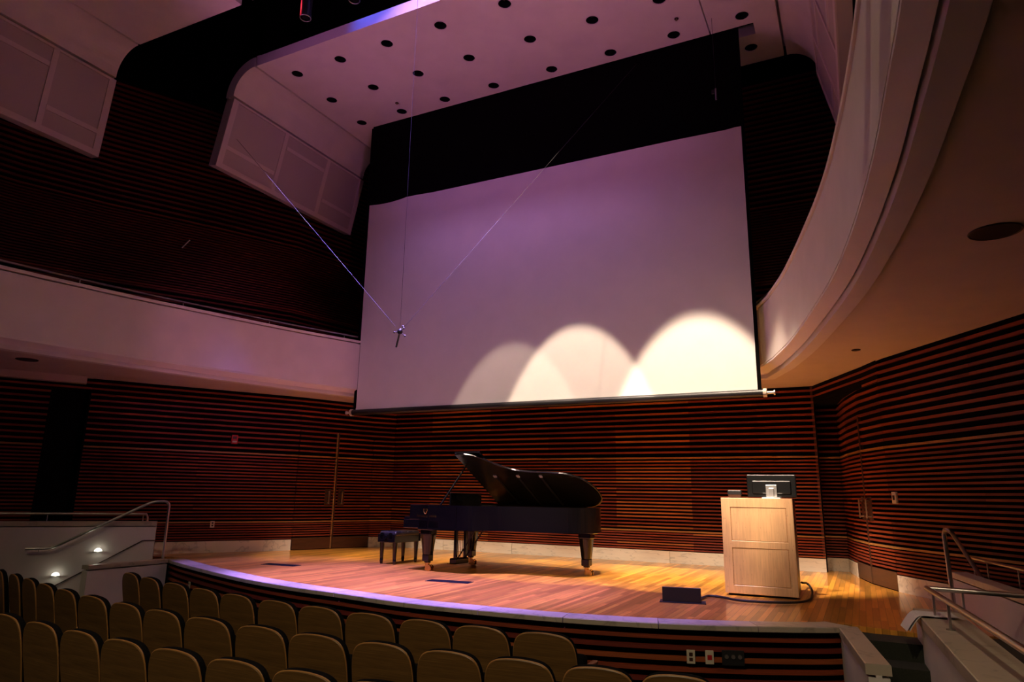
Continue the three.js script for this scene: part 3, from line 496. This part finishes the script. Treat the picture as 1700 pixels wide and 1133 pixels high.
  const em = []; const lyre = [[-.03, .05], [-.036, .03], [-.028, .008], [-.02, -.008], [-.012, -.02], [0, -.026]];
  for (const s of [-1, 1]) em.push(hose(lyre.map(p => V3(p[0] * s + 0.46, p[1] + 0.865, 0.753)), 0.005, 16, 6));
  em.push(box(0.056, 0.006, 0.003, 0.46, 0.905, 0.752), box(0.03, 0.006, 0.003, 0.46, 0.835, 0.752), box(0.004, 0.075, 0.003, 0.46, 0.875, 0.752), box(0.003, 0.06, 0.003, 0.45, 0.88, 0.752), box(0.003, 0.06, 0.003, 0.47, 0.88, 0.752));
  part(t, 'emblem', em, M.gold, 'gold lyre emblem');
}
{ // bench
  const c = porg.clone().addScaledVector(pu, -0.68).addScaledVector(pv, 0.02);
  const t = thing('piano_bench', 'black tufted leather piano bench with side knob at the keyboard', 'bench', [c.x, 0, c.z], -PA);
  part(t, 'apron', [rbox(0.34, 0.12, 0.62, 0, 0.40, 0, 0.008)], M.piano);
  for (const s of [-1, 1]) part(t, 'end_rail', [rbox(0.37, 0.13, 0.03, 0, 0.41, s * 0.325, 0.01), cyl(0.05, 0.05, 0.03, 0, 0, 0, 20).rotateX(Math.PI / 2).translate(-0.09, 0.45, s * 0.325), cyl(0.05, 0.05, 0.03, 0, 0, 0, 20).rotateX(Math.PI / 2).translate(0.09, 0.45, s * 0.325)], M.piano);
  for (const s of [-1, 1]) { part(t, 'knob', cyl(0.035, 0.035, 0.05, 0, 0, 0, 16).rotateX(Math.PI / 2).translate(0, 0.43, s * 0.36), M.piano); }
  const cu = part(t, 'cushion', rbox(0.36, 0.07, 0.62, 0, 0.48, 0, 0.03, 3), M.leather);
  for (const x of [-0.09, 0.09]) for (const z of [-0.225, -0.075, 0.075, 0.225]) part(cu, 'tuft', rbox(0.16, 0.03, 0.135, x, 0.508, z, 0.014), M.leather);
  for (const x of [-0.14, 0.14]) for (const z of [-0.27, 0.27]) part(t, 'leg', [cyl(0.042, 0.026, 0.28, 0, 0, 0, 4).rotateY(Math.PI / 4).translate(x, 0.21, z), cyl(0.02, 0.03, 0.04, x, 0.075, z, 10), cyl(0.03, 0.022, 0.055, x, 0.0275, z, 10)], M.piano);
}

// ---------------------------------------------------------------- lectern and what stands on it
const lecA = 1.5 * D2R;
const lecP = V3(-1.16, 0, -9.0), W = 0.82, H = 1.145, DP = 0.62;
{
  const t = thing('lectern', 'pale maple lectern with two routed front panels at the right of the stage', 'lectern', [lecP.x, 0, lecP.z], lecA);
  const fr = new THREE.Shape([[-W / 2, 0.03], [W / 2, 0.03], [W / 2, H], [-W / 2, H]].map(p => new THREE.Vector2(...p)));
  const holes = [[-0.31, 0.34, 0.635, 1.04], [-0.31, 0.34, 0.12, 0.56]];
  for (const [a, b, c, d] of holes) fr.holes.push(new THREE.Path([[a, c], [a, d], [b, d], [b, c]].map(p => new THREE.Vector2(...p))));
  part(t, 'front_frame', new THREE.ExtrudeGeometry(fr, { depth: 0.018, bevelEnabled: true, bevelSize: 0.004, bevelThickness: 0.004, bevelSegments: 1 }).translate(0, 0, -0.02), M.maple);
  for (const [a, b, c, d] of holes) { const s = new THREE.Shape([[a + 0.012, c + 0.012], [b - 0.012, c + 0.012], [b - 0.012, d - 0.012], [a + 0.012, d - 0.012]].map(p => new THREE.Vector2(...p))); part(t, 'front_panel', new THREE.ExtrudeGeometry(s, { depth: 0.012, bevelEnabled: true, bevelSize: 0.006, bevelThickness: 0.006, bevelSegments: 1 }).translate(0, 0, -0.02), M.maple); }
  part(t, 'body', box(W - 0.01, H - 0.035, DP, 0, (H + 0.03) / 2, -DP / 2 - 0.025), M.kick);
  part(t, 'groove_backing', box(W - 0.02, H - 0.06, 0.006, 0, H / 2 + 0.02, -0.022), M.maple);
  part(t, 'plinth', box(W - 0.06, 0.03, DP - 0.04, 0, 0.015, -DP / 2 - 0.03), M.black);
  const fwd = (x, z) => { const c = Math.cos(lecA), s = Math.sin(lecA); return [lecP.x + c * x + s * z, lecP.z - s * x + c * z]; };
  const mp = fwd(0.165, -0.27), m = thing('computer_monitor', 'black flat monitor seen from behind on the lectern', 'monitor', [mp[0], H + 0.012, mp[1]], lecA);
  const monM = std(lin(0.004, 0.004, 0.0045), 0.35);
  part(m, 'back_shell', [rbox(0.58, 0.28, 0.03, 0, 0.145, -0.03, 0.012), rbox(0.46, 0.16, 0.03, 0, 0.13, -0.012, 0.014)], monM);
  part(m, 'screen_panel', box(0.56, 0.26, 0.004, 0, 0.145, -0.047), M.black);
  const st = part(m, 'stand', rbox(0.13, 0.15, 0.02, 0, 0.085, 0.012, 0.006), M.silver); part(st, 'stand_column', rbox(0.06, 0.11, 0.03, 0, 0.065, 0.03, 0.008), M.silver); part(m, 'stand_base', rbox(0.22, 0.012, 0.2, 0, -0.004, 0.0, 0.004), M.silver);
  const dp = fwd(-0.27, -0.2), d = thing('control_panel', 'small black touch panel propped on the lectern beside the monitor', 'control panel', [dp[0], H, dp[1]], lecA);
  part(d, 'housing', [rbox(0.17, 0.06, 0.06, 0, 0.07, -0.01, 0.01)], M.blackMetal); part(d, 'foot', box(0.15, 0.045, 0.05, 0, 0.0225, 0), M.kick);
}
{ // floor pockets and cable
  const bc = onY(1132, 1001, 0); const t = thing('floor_box', 'open black floor box with raised lid in front of the lectern', 'floor box', [bc.x, 0, bc.z], 12 * D2R);
  part(t, 'base_plate', box(0.50, 0.008, 0.2, 0.01, 0.004, -0.03), M.blackMetal); part(t, 'raised_lid', rbox(0.42, 0.155, 0.02, 0, 0.085, 0.02, 0.004), M.blackMetal); part(t, 'socket_block', box(0.4, 0.1, 0.1, 0, 0.058, -0.06), M.black);
  const P = (x, y) => onY(x, y, 0.02);
  const w = [onY(1160, 996, 0.03), P(1166, 993), P(1178, 990), P(1195, 991.5), P(1225, 997), P(1265, 1000), P(1300, 1001), P(1325, 1000.5), P(1343, 997), P(1348, 989), P(1347, 978), onY(1341, 970, 0.05), onY(1331, 968, 0.12)];
  solo('power_cable', hose(w, 0.014, 120), M.cable, 'thick black cable looping round the lectern to the floor box', 'cable');
  for (const [q, lb] of [[[[443, 939.5], [457, 934.5], [490, 937.5], [478, 942]], 'flat black floor pocket plate nearest the double door'], [[[717, 964.3], [733, 971], [775, 968.2], [757, 962.8]], 'flat black floor pocket plate in front of the piano']]) {
    const c = onY((q[0][0] + q[2][0]) / 2, (q[0][1] + q[2][1]) / 2, 0), f = thing('floor_pocket', lb, 'floor plate', [c.x, 0, c.z], 0.12); part(f, 'frame', box(0.62, 0.005, 0.2, 0, 0.0025, 0), M.blackMetal); part(f, 'lid', box(0.58, 0.004, 0.16, 0, 0.006, 0), M.black);
  }
}

// ---------------------------------------------------------------- stairs, cheek walls and rails at both ends of the stage
function capWall(name, label, a, b, width, yTop, yBot, capH = 0.07) {
  const t = structGroup(name, label), path = [a, b];
  part(t, 'wall_body', sweep(path, rectProf(-width / 2 + 0.015, width / 2 - 0.015, yBot, yTop - capH - 0.018)), M.plaster);
  part(t, 'cap_joint', sweep(path, rectProf(-0.02, 0.02, yTop - capH - 0.02, yTop - capH)), M.plaster);
  part(t, 'cap_stone', sweep(path, [[-width / 2, yTop - capH], [width / 2, yTop - capH], [width / 2, yTop - 0.006], [width / 2 - 0.006, yTop], [-width / 2 + 0.006, yTop], [-width / 2, yTop - 0.006]]), M.stone);
  return t;
}
const xz = (p) => [p.x, p.z];
// left
const sc = 0.93, yPar = 1.14 - 0.57 * sc;
const pl0 = onY(0, 866, yPar), pl1 = onY(261, 866, yPar);
{
  const dx = pl1.x - pl0.x, dz = pl1.z - pl0.z, far = [pl0.x - dx * 0.6, pl0.z - dz * 0.6];
  const t = capWall('stair_wall_left', 'pale stair wall with stone cap at the left end of the stage', far, xz(pl1), 0.2, yPar, FLOORY);
  const ck0 = onY(142, 939, 0.02), ck1 = onY(274, 928, 0.02);
  capWall('cheek_wall_left', 'low pale cheek wall running from the stage corner to the seats', xz(ck0), xz(ck1), 0.16, 0.02, FLOORY, 0.06);
  // skirting line of the stairs
  const wallN = V3(-dz, 0, dx).normalize();
  const off1 = p => [p.x + wallN.x * 0.1, p.z + wallN.z * 0.1];
  const onWall = (x, y) => onPlane(x, y, xz(pl0), xz(pl1)).addScaledVector(wallN, 0.1);
  const st = structGroup('stairs_left', 'dark stair flight beside the stage');
  const mix = (a, b, f) => [a[0] + (b[0] - a[0]) * f, a[1] + (b[1] - a[1]) * f], wIn = off1(pl1), wOut = off1(pl0), cIn = [ck1.x - 0.1, ck1.z], cOut = [ck0.x - 0.1, ck0.z];
  for (let k = 0; k < 4; k++) part(st, 'step', slab([mix(cIn, cOut, k / 4), mix(cIn, cOut, (k + 1) / 4), mix(wIn, wOut, (k + 1) / 7), mix(wIn, wOut, k / 7)], FLOORY, -0.15 - 0.15 * k), M.carpet);
  part(t, 'skirting', [pipe([onWall(258, 897), onWall(238, 897), onWall(165, 935), onWall(88, 974)], 0.008, 0.02, 6)], M.darkWood);
  const rr = thing('handrail', 'long steel handrail sloping down the left stair wall from the stage', 'handrail');
  const off2 = p => [p.x + wallN.x * 0.19, p.z + wallN.z * 0.19], A2 = off2(pl0), B2 = off2(pl1), onRail = (x, y) => onPlane(x, y, A2, B2);
  const top = onRail(282, 833), hr = [V3(top.x, 0, top.z), top, onRail(254, 833), onRail(85, 911), onRail(42, 912)];
  part(rr, 'rail', pipe(hr, 0.021, 0.09), M.steel);
  part(rr, 'bracket', cylBetween(hr[4].clone().lerp(hr[3], 0.5).addScaledVector(wallN, -0.1).add(V3(0, -0.05, 0)), hr[4].clone().lerp(hr[3], 0.5), 0.012), M.steel);
  const br = thing('stair_wall_rail', 'low steel rail standing on the cap of the left stair wall', 'handrail');
  const q0 = V3(far[0], yPar + 0.1, far[1]), q1 = onPlane(246, 853, xz(pl0), xz(pl1)), q2 = onPlane(249, 864, xz(pl0), xz(pl1));
  const qa = onPlane(0, 853, xz(pl0), xz(pl1));
  part(br, 'rail', pipe([V3(far[0], qa.y, far[1]), qa, V3(q1.x, qa.y, q1.z), V3(q1.x, yPar, q1.z)], 0.019, 0.05), M.steel);
  for (const f of [0.28, 0.9]) { const x = pl0.x + dx * f, z = pl0.z + dz * f; part(br, 'post', cyl(0.008, 0.008, qa.y - yPar, x, (qa.y + yPar) / 2, z, 8), M.steel); }
  for (const [x, y, lb] of [[164, 915, 'lit half-round step light in the left stair wall beside the upper steps'], [94, 955, 'lit half-round step light in the left stair wall beside the lower steps']]) {
    const p = onWall(x, y), t2 = thing('step_light', lb, 'step light', [p.x, p.y, p.z], Math.atan2(wallN.x, wallN.z));
    const hs = new THREE.Shape(); hs.absellipse(0, 0, 0.055, 0.05, 0, Math.PI, false);
    part(t2, 'lens', new THREE.ExtrudeGeometry(hs, { depth: 0.012, bevelEnabled: false }), std(lin(.5, .5, .5), 0.4, { emissive: lin(1, 0.98, 0.82), emissiveIntensity: 1.6 }));
    part(t2, 'ledge', rbox(0.15, 0.012, 0.035, 0, -0.008, 0.016, 0.004), M.steel);
    const L = new THREE.PointLight(lin(1, 0.96, 0.74), 0.018, 0, 2); L.position.set(0, 0.01, 0.06); L.castShadow = true; L.name = 'light'; t2.add(L);
  }
}
// right
{
  const a = [(-0.28 - 0.15) / 2, -7.46], b = [0.005, -5.9];
  capWall('cheek_wall_right', 'low pale cheek wall with stone cap ending beside the dark steps', a, b, 0.17, 0.0, FLOORY, 0.075);
  const yN = 0.22, n0 = onY(1517, 1010, yN), n1 = onY(1625, 1133, yN), m0 = onY(1600, 1018, yN);
  const A = [n0.x + 0.16, n0.z], B0 = [n1.x + 0.17, n1.z], Bx = [B0[0] + (B0[0] - A[0]) * 0.5, B0[1] + (B0[1] - A[1]) * 0.5];
  capWall('stair_wall_right', 'pale stair wall with a broad marble cap in front of the right railings', A, Bx, 0.34, yN, FLOORY, 0.08);
  const fr0 = onY(1592, 950, 0.4), fr1 = onY(1700, 986, 0.4);
  capWall('ramp_wall_right', 'pale ramp wall with stone cap along the right slatted wall', xz(fr0), [fr1.x + (fr1.x - fr0.x), fr1.z + (fr1.z - fr0.z)], 0.16, 0.4, FLOORY, 0.06);
  const st = structGroup('stairs_right', 'dark stair flight between the right stair walls');
  for (let k = 0; k < 5; k++) part(st, 'step', box(0.5, 0.14, 0.36, 0.16 + 0.03 * k, -0.1 - 0.14 * k, -7.2 + 0.3 * k), M.carpet);
  struct('ramp_floor', slab([[n0.x + 0.3, n0.z], [Bx[0] + 0.3, Bx[1]], [3.2, Bx[1]], [3.2, -6.2], [2.2, -7.4], [fr0.x + 0.2, fr0.z]], -0.25, -0.02), M.green, 'dark green carpeted ramp on the right');
  const yR = yN + 0.2, V = onY(1538, 977, yR), r1 = onY(1700, 1080, yR), r2 = onY(1700, 990, yR);
  const e1 = V.clone().add(r1.clone().sub(V).multiplyScalar(1.8)), e2 = V.clone().add(r2.clone().sub(V).multiplyScalar(1.2));
  const t = thing('stair_railing', 'steel tube railing bent to a point on the marble stair cap', 'railing');
  part(t, 'long_rail', cylBetween(V, e1, 0.021), M.steel); part(t, 'cross_rail', cylBetween(V, e2, 0.021), M.steel); part(t, 'elbow', new THREE.SphereGeometry(0.0212, 16, 12).translate(V.x, V.y, V.z), M.steel);
  for (const f of [0.1, 0.32]) { const p = V.clone().lerp(r1, f); part(t, 'post', [cyl(0.011, 0.011, yR - yN, p.x, (yR + yN) / 2, p.z, 10), cyl(0.03, 0.03, 0.008, p.x, yN + 0.004, p.z, 16)], M.steel); }
  { const p = V.clone().lerp(r2, 0.38); part(t, 'post', [cyl(0.011, 0.011, yR - yN, p.x, (yR + yN) / 2, p.z, 10)], M.steel); }
  const h = thing('handrail', 'tall steel handrail bent over at the top beside the right slatted wall', 'handrail');
  const pA = onPlane(1566, 880, [0.62, -8.2], [1.0, -8.2]), pB = onPlane(1577, 878, [0.7, -8.1], [1.0, -8.0]), pC = onY(1672, 1024, -0.12);
  part(h, 'rail', pipe([V3(pA.x + 0.02, -0.1, pA.z), pA, V3(pB.x, pA.y, pB.z), pC], 0.021, 0.04), M.steel);
  const h2 = thing('ramp_rail', 'slim steel rail on the ramp wall along the right slatted wall', 'handrail');
  const s0 = onY(1614, 927, 0.56), s1 = onY(1700, 947, 0.56), s2 = s1.clone().add(s1.clone().sub(s0));
  part(h2, 'rail', cylBetween(s0, s2, 0.016), M.steel); for (const f of [0.02, 0.32, 0.9]) { const p = s0.clone().lerp(s1, f); part(h2, 'post', cyl(0.007, 0.007, 0.18, p.x, 0.47, p.z, 8), M.steel); }
  // papers hanging over the cap
  const sh = new THREE.PlaneGeometry(0.40, 0.30, 20, 6).rotateX(-Math.PI / 2), pp = sh.attributes.position;
  for (let i = 0; i < pp.count; i++) { const x = pp.getX(i), z = pp.getZ(i), e = -0.06 - x; pp.setY(i, 0.012 + (e > 0 ? -Math.pow(e, 1.5) * 2.4 : 0.005 * Math.sin(x * 26) * Math.cos(z * 12))); if (e > 0) pp.setX(i, -0.06 - e * 0.75); }
  sh.computeVertexNormals();
  const t3 = thing('paper_sheets', 'white paper sheets hanging over the edge of the marble cap', 'papers', [n0.x + 0.055, yN + 0.002, n0.z + 0.42], 0.12);
  part(t3, 'sheet', sh, M.paper); part(t3, 'sheet', sh.clone().translate(0.02, 0.003, 0.012), M.paper);
}

// ---------------------------------------------------------------- theatre seats
{
  const W2 = 0.281, TOP = 0.84;
  const sl = new THREE.Shape(); sl.moveTo(-W2 + 0.02, 0.28); sl.lineTo(-W2, 0.55); sl.bezierCurveTo(-W2, 0.75, -W2 + 0.02, 0.806, -0.15, 0.826); sl.bezierCurveTo(-0.06, 0.84, 0.06, 0.84, 0.15, 0.826); sl.bezierCurveTo(W2 - 0.02, 0.806, W2, 0.75, W2, 0.55); sl.lineTo(W2 - 0.02, 0.28); sl.closePath();
  const lean = g => { const m = new THREE.Matrix4().makeRotationX(10 * D2R).setPosition(0, 0.03, 0.06); return g.applyMatrix4(m); };
  const shellG = lean(new THREE.ExtrudeGeometry(sl, { depth: 0.014, bevelEnabled: true, bevelSize: 0.003, bevelThickness: 0.003, bevelSegments: 1, curveSegments: 10 }));
  const pts = sl.getPoints(12).map(p => V3(p.x * 1.008, p.y + 0.002, 0.007)); const edgeG = lean(new THREE.TubeGeometry(new THREE.CatmullRomCurve3(pts.slice(1, -1)), 60, 0.0065, 5, false));
  const cs = new THREE.Shape(sl.getPoints(10).map(p => new THREE.Vector2(p.x * 0.985, p.y < 0.4 ? p.y : p.y - 0.004)));
  const cushG = lean(new THREE.ExtrudeGeometry(cs, { depth: 0.024, bevelEnabled: true, bevelSize: 0.008, bevelThickness: 0.01, bevelSegments: 2 }).translate(0, 0, -0.038));
  const seatG = new RoundedBoxGeometry(0.48, 0.42, 0.1, 2, 0.04).rotateX(-14 * D2R).translate(0, 0.44, -0.17);
  const panG = new RoundedBoxGeometry(0.44, 0.36, 0.02, 1, 0.008).rotateX(-14 * D2R).translate(0, 0.43, -0.235);
  const legG = s => mergeGeometries([box(0.03, 0.52, 0.05, s * 0.285, 0.26, -0.04), box(0.05, 0.02, 0.3, s * 0.285, 0.01, -0.08), box(0.03, 0.05, 0.28, s * 0.285, 0.5, -0.14)]);
  const armG = s => new RoundedBoxGeometry(0.055, 0.03, 0.3, 2, 0.01).translate(s * 0.285, 0.575, -0.16);
  const proto = new THREE.Group();
  part(proto, 'back_shell', shellG, M.shell); part(proto, 'shell_edge', edgeG, M.shellEdge, 'pale wooden edge of the backrest'); part(proto, 'back_cushion', cushG, M.cushion); part(proto, 'seat_cushion', seatG, M.cushion); part(proto, 'seat_pan', panG, M.shell);
  part(proto, 'leg', legG(1), M.blackMetal); part(proto, 'armrest', armG(1), M.armrest);
  const rows = [
    [[[220, 951], [257, 958], [299, 967], [347, 976], [402, 985], [463.5, 996], [534, 1006], [615, 1017], [705, 1028], [802, 1037], [908, 1047]], [-0.031, -0.201, -5.46], 'brown wooden-backed auditorium seat in the row nearest the stage', 'seats in the row nearest the stage'],
    [[[2, 946], [27, 953], [55, 960], [88, 968], [122, 977], [165, 988], [216, 1000], [279, 1011], [352, 1024], [437, 1038], [527, 1052], [634, 1066], [743, 1080], [862, 1092], [995, 1104], [1130, 1113]], [-0.029, -0.212, -4.603], 'brown wooden-backed auditorium seat in the second row from the stage', 'seats in the second row from the stage'],
    [[[15, 1019], [72, 1032], [137, 1046], [211, 1060], [295, 1076], [396, 1093], [510, 1111], [640, 1128]], [-0.022, -0.158, -3.64], 'brown wooden-backed auditorium seat in the third row from the stage', 'seats in the third row from the stage'],
  ];
  for (const [px, c, lb, grp] of rows) px.forEach(([x, y], k) => {
    const p = onY(x, y, 0.115), X = p.x, Z = Math.abs(x) < 40 ? p.z : c[0] * X * X + c[1] * X + c[2], slope = 2 * c[0] * X + c[1];
    const o = proto.clone(); o.name = numbered('auditorium_seat'); o.userData = { label: lb, category: 'seat', group: grp };
    const ry = -Math.atan(slope), zz = Z; // facing the stage
    const gap = [px[k - 1], px[k + 1]].filter(Boolean).map(n => { const w = onY(n[0], n[1], 0.115); return Math.hypot(w.x - X, w.z - p.z); }); o.scale.x = Math.min(1.14, Math.max(0.8, Math.min(...gap) / 0.597));
    o.rotation.y = ry; o.position.set(X - Math.sin(ry) * 0.19, FLOORY, zz - Math.cos(ry) * 0.19); scene.add(o);
  });
}

// ---------------------------------------------------------------- hanging microphones, wires, wall fittings
{
  const mp = onPlane(664, 551, [-6, -6.75], [-4, -6.75]), t = thing('hanging_microphone', 'cluster of small microphones hanging on cables in front of the screen', 'microphone', [mp.x, mp.y, mp.z]);
  part(t, 'hub', new THREE.SphereGeometry(0.035, 14, 10), M.blackMetal);
  part(t, 'microphone_body', cylBetween(V3(0, 0, 0), V3(-0.03, -0.2, 0.02), 0.012), M.blackMetal);
  for (const [x, y, z] of [[0.07, 0.03, 0.02], [-0.06, -0.01, 0.03], [0.02, 0.07, -0.03], [0.05, -0.05, -0.04], [-0.03, 0.04, -0.05]]) part(t, 'arm', [cylBetween(V3(0, 0, 0), V3(x, y, z), 0.006), new THREE.SphereGeometry(0.016, 8, 6).translate(x, y, z)], M.wire);
  const wire = (name, a, b, lb, m = M.wire, r = 0.004) => solo(name, cylBetween(a, b, r, r, 6), m, lb, 'cable');
  wire('suspension_cable', mp.clone().add(V3(0, 0.04, 0)), V3(mp.x, CY + 1.2, mp.z), 'thin vertical cable holding the hanging microphone', M.wireDim, 0.0022);
  const gl = onPlane(337, 165, [-12.4, -7.4], [-11.5, -9.1]); wire('suspension_cable', mp.clone().lerp(gl, 0.013), gl.clone().lerp(mp, 0.01), 'thin slanting guy wire running from the microphone past the left reflector', M.wireLight, 0.003);
  const gr = onY(1066, 96, CY); wire('suspension_cable', mp.clone().lerp(gr, 0.013), gr.clone().lerp(mp, 0.035), 'thin slanting guy wire running from the microphone across the screen to the right', M.wireDim, 0.0025);
  const m2 = onZ(1188, 150, -10.1), t2 = thing('hanging_microphone', 'small white-tipped microphone hanging in front of the black screen masking', 'microphone', [m2.x, m2.y, m2.z]);
  part(t2, 'cable', cylBetween(V3(0, 0, 0), V3(0, CY - m2.y, 0), 0.003, 0.003, 6), M.cable); part(t2, 'clip', rbox(0.05, 0.07, 0.03, -0.04, -0.02, 0, 0.008), M.blackMetal); part(t2, 'microphone_body', cylBetween(V3(0, 0.03, 0), V3(0, -0.17, 0), 0.014), M.wire);
  const c = onPlane(315, 399, [-11.3, -8.5], [-10.3, -10.2]), d = onPlane(302, 412, [-11.3, -8.5], [-10.3, -10.2]); const t4 = thing('wall_microphone', 'tiny pale rod microphone against the dark upper left wall', 'microphone'); part(t4, 'rod', cylBetween(c, d, 0.012), M.silver); part(t4, 'mount', cylBetween(c, V3(c.x - 0.25, c.y + 0.02, c.z), 0.006), M.blackMetal);
  // hanging can lights in the ceiling gap
  for (const [x, y, lb] of [[507, 30, 'black cylinder spotlight hanging in the ceiling gap, lit red from beside'], [588, 0, 'black cylinder spotlight hanging in the ceiling gap beside the blue-lit fascia']]) {
    const p = onZ(x, y, -7.0), o = thing('pendant_spotlight', lb, 'spotlight', [p.x, p.y, p.z]); part(o, 'cylinder', new THREE.LatheGeometry([[0.075, 0], [0.09, 0], [0.09, 0.6], [0, 0.6]].map(q => new THREE.Vector2(...q)), 24), M.blackMetal); part(o, 'rim', new THREE.TorusGeometry(0.084, 0.008, 6, 24).rotateX(Math.PI / 2), M.steel); part(o, 'reflector', cyl(0.075, 0.05, 0.05, 0, 0.03, 0, 20), M.black); part(o, 'stem', cyl(0.012, 0.012, 2.4, 0, 1.8, 0, 8), M.blackMetal);
  }
  // wall fittings
  const wl = (x, y) => onPlane(x, y, WL[5], WL[6]), nL = V3(-(WL[6][1] - WL[5][1]), 0, WL[6][0] - WL[5][0]).normalize(), aL = Math.atan2(nL.x, nL.z);
  let p = wl(389, 730).addScaledVector(nL, 0.02), o = thing('fire_alarm', 'red fire alarm strobe on the left slatted wall', 'alarm', [p.x, p.y, p.z], aL); part(o, 'housing', rbox(0.12, 0.17, 0.05, 0, 0, 0, 0.01), M.red); part(o, 'strobe_lens', rbox(0.08, 0.035, 0.03, 0, -0.045, 0.03, 0.008), M.ivory); part(o, 'grille', box(0.07, 0.05, 0.006, 0, 0.03, 0.026), M.darkWood);
  p = wl(352.5, 871).addScaledVector(nL, 0.004); o = thing('wall_outlet', 'ivory socket plate low on the left slatted wall', 'outlet', [p.x, p.y, p.z], aL); plate(o);
  const wr = (x, y) => onPlane(x, y, WR[3], WR[4]), nR = V3(-(WR[4][1] - WR[3][1]), 0, WR[4][0] - WR[3][0]).normalize(), aR = Math.atan2(nR.x, nR.z);
  p = wr(1487, 827).addScaledVector(nR, 0.012); o = thing('wall_switch', 'ivory switch box on the right slatted wall beside the double door', 'switch', [p.x, p.y, p.z], aR); part(o, 'plate', rbox(0.09, 0.15, 0.03, 0, 0, 0, 0.006), M.ivory); part(o, 'toggle', box(0.03, 0.06, 0.012, 0, 0, 0.018), M.darkWood);
  function plate(o2, m = M.ivory) { part(o2, 'plate', rbox(0.075, 0.118, 0.01, 0, 0, 0, 0.003), m); for (const y of [-0.022, 0.022]) part(o2, 'socket', box(0.032, 0.03, 0.004, 0, y, 0.006), M.darkWood); }
  // fittings on the stage fascia
  const F2 = sweepOffset(EDGE, -0.035);
  const onF = (x, y) => { let best = null; for (let i = 1; i < F2.length; i++) { const q = onPlane(x, y, F2[i - 1], F2[i]); const d2 = [F2[i][0] - F2[i - 1][0], F2[i][1] - F2[i - 1][1]], u = ((q.x - F2[i - 1][0]) * d2[0] + (q.z - F2[i - 1][1]) * d2[1]) / (d2[0] ** 2 + d2[1] ** 2); if (u >= -0.01 && u <= 1.01) { const l = Math.hypot(...d2); best = [q, Math.atan2(-d2[1] / l, d2[0] / l)]; } } return best; };
  for (const [x, y, lb, m, nm] of [[1147, 1091, 'ivory socket plate on the stage front fascia', M.ivory, 'wall_outlet'], [1178, 1092, 'ivory wall plate with a red socket on the stage front fascia', M.ivory, 'wall_outlet'], [1217, 1093, 'black connector plate on the stage front fascia', M.blackMetal, 'wall_outlet'], [314, 973, 'ivory wall plate on the stage front fascia at the left corner', M.ivory, 'wall_outlet']]) {
    const f = onF(x, y); if (!f) continue; const q = thing(nm, lb, 'outlet', [f[0].x, f[0].y, f[0].z], -f[1] + 0); q.rotation.y = f[1];
    if (x === 1217) { part(q, 'plate', rbox(0.2, 0.13, 0.012, 0, 0, 0, 0.003), m); for (const k of [-0.06, 0, 0.06]) part(q, 'connector', cyl(0.018, 0.018, 0.016, 0, 0, 0, 12).rotateX(Math.PI / 2).translate(k, 0.01, 0.01), M.steel); }
    else if (x === 1178) { part(q, 'plate', rbox(0.075, 0.118, 0.01, 0, 0, 0, 0.003), m); part(q, 'socket', box(0.04, 0.04, 0.006, 0, 0, 0.006), M.red); }
    else plate(q, m);
  }
}
renderer.render(scene, camera);
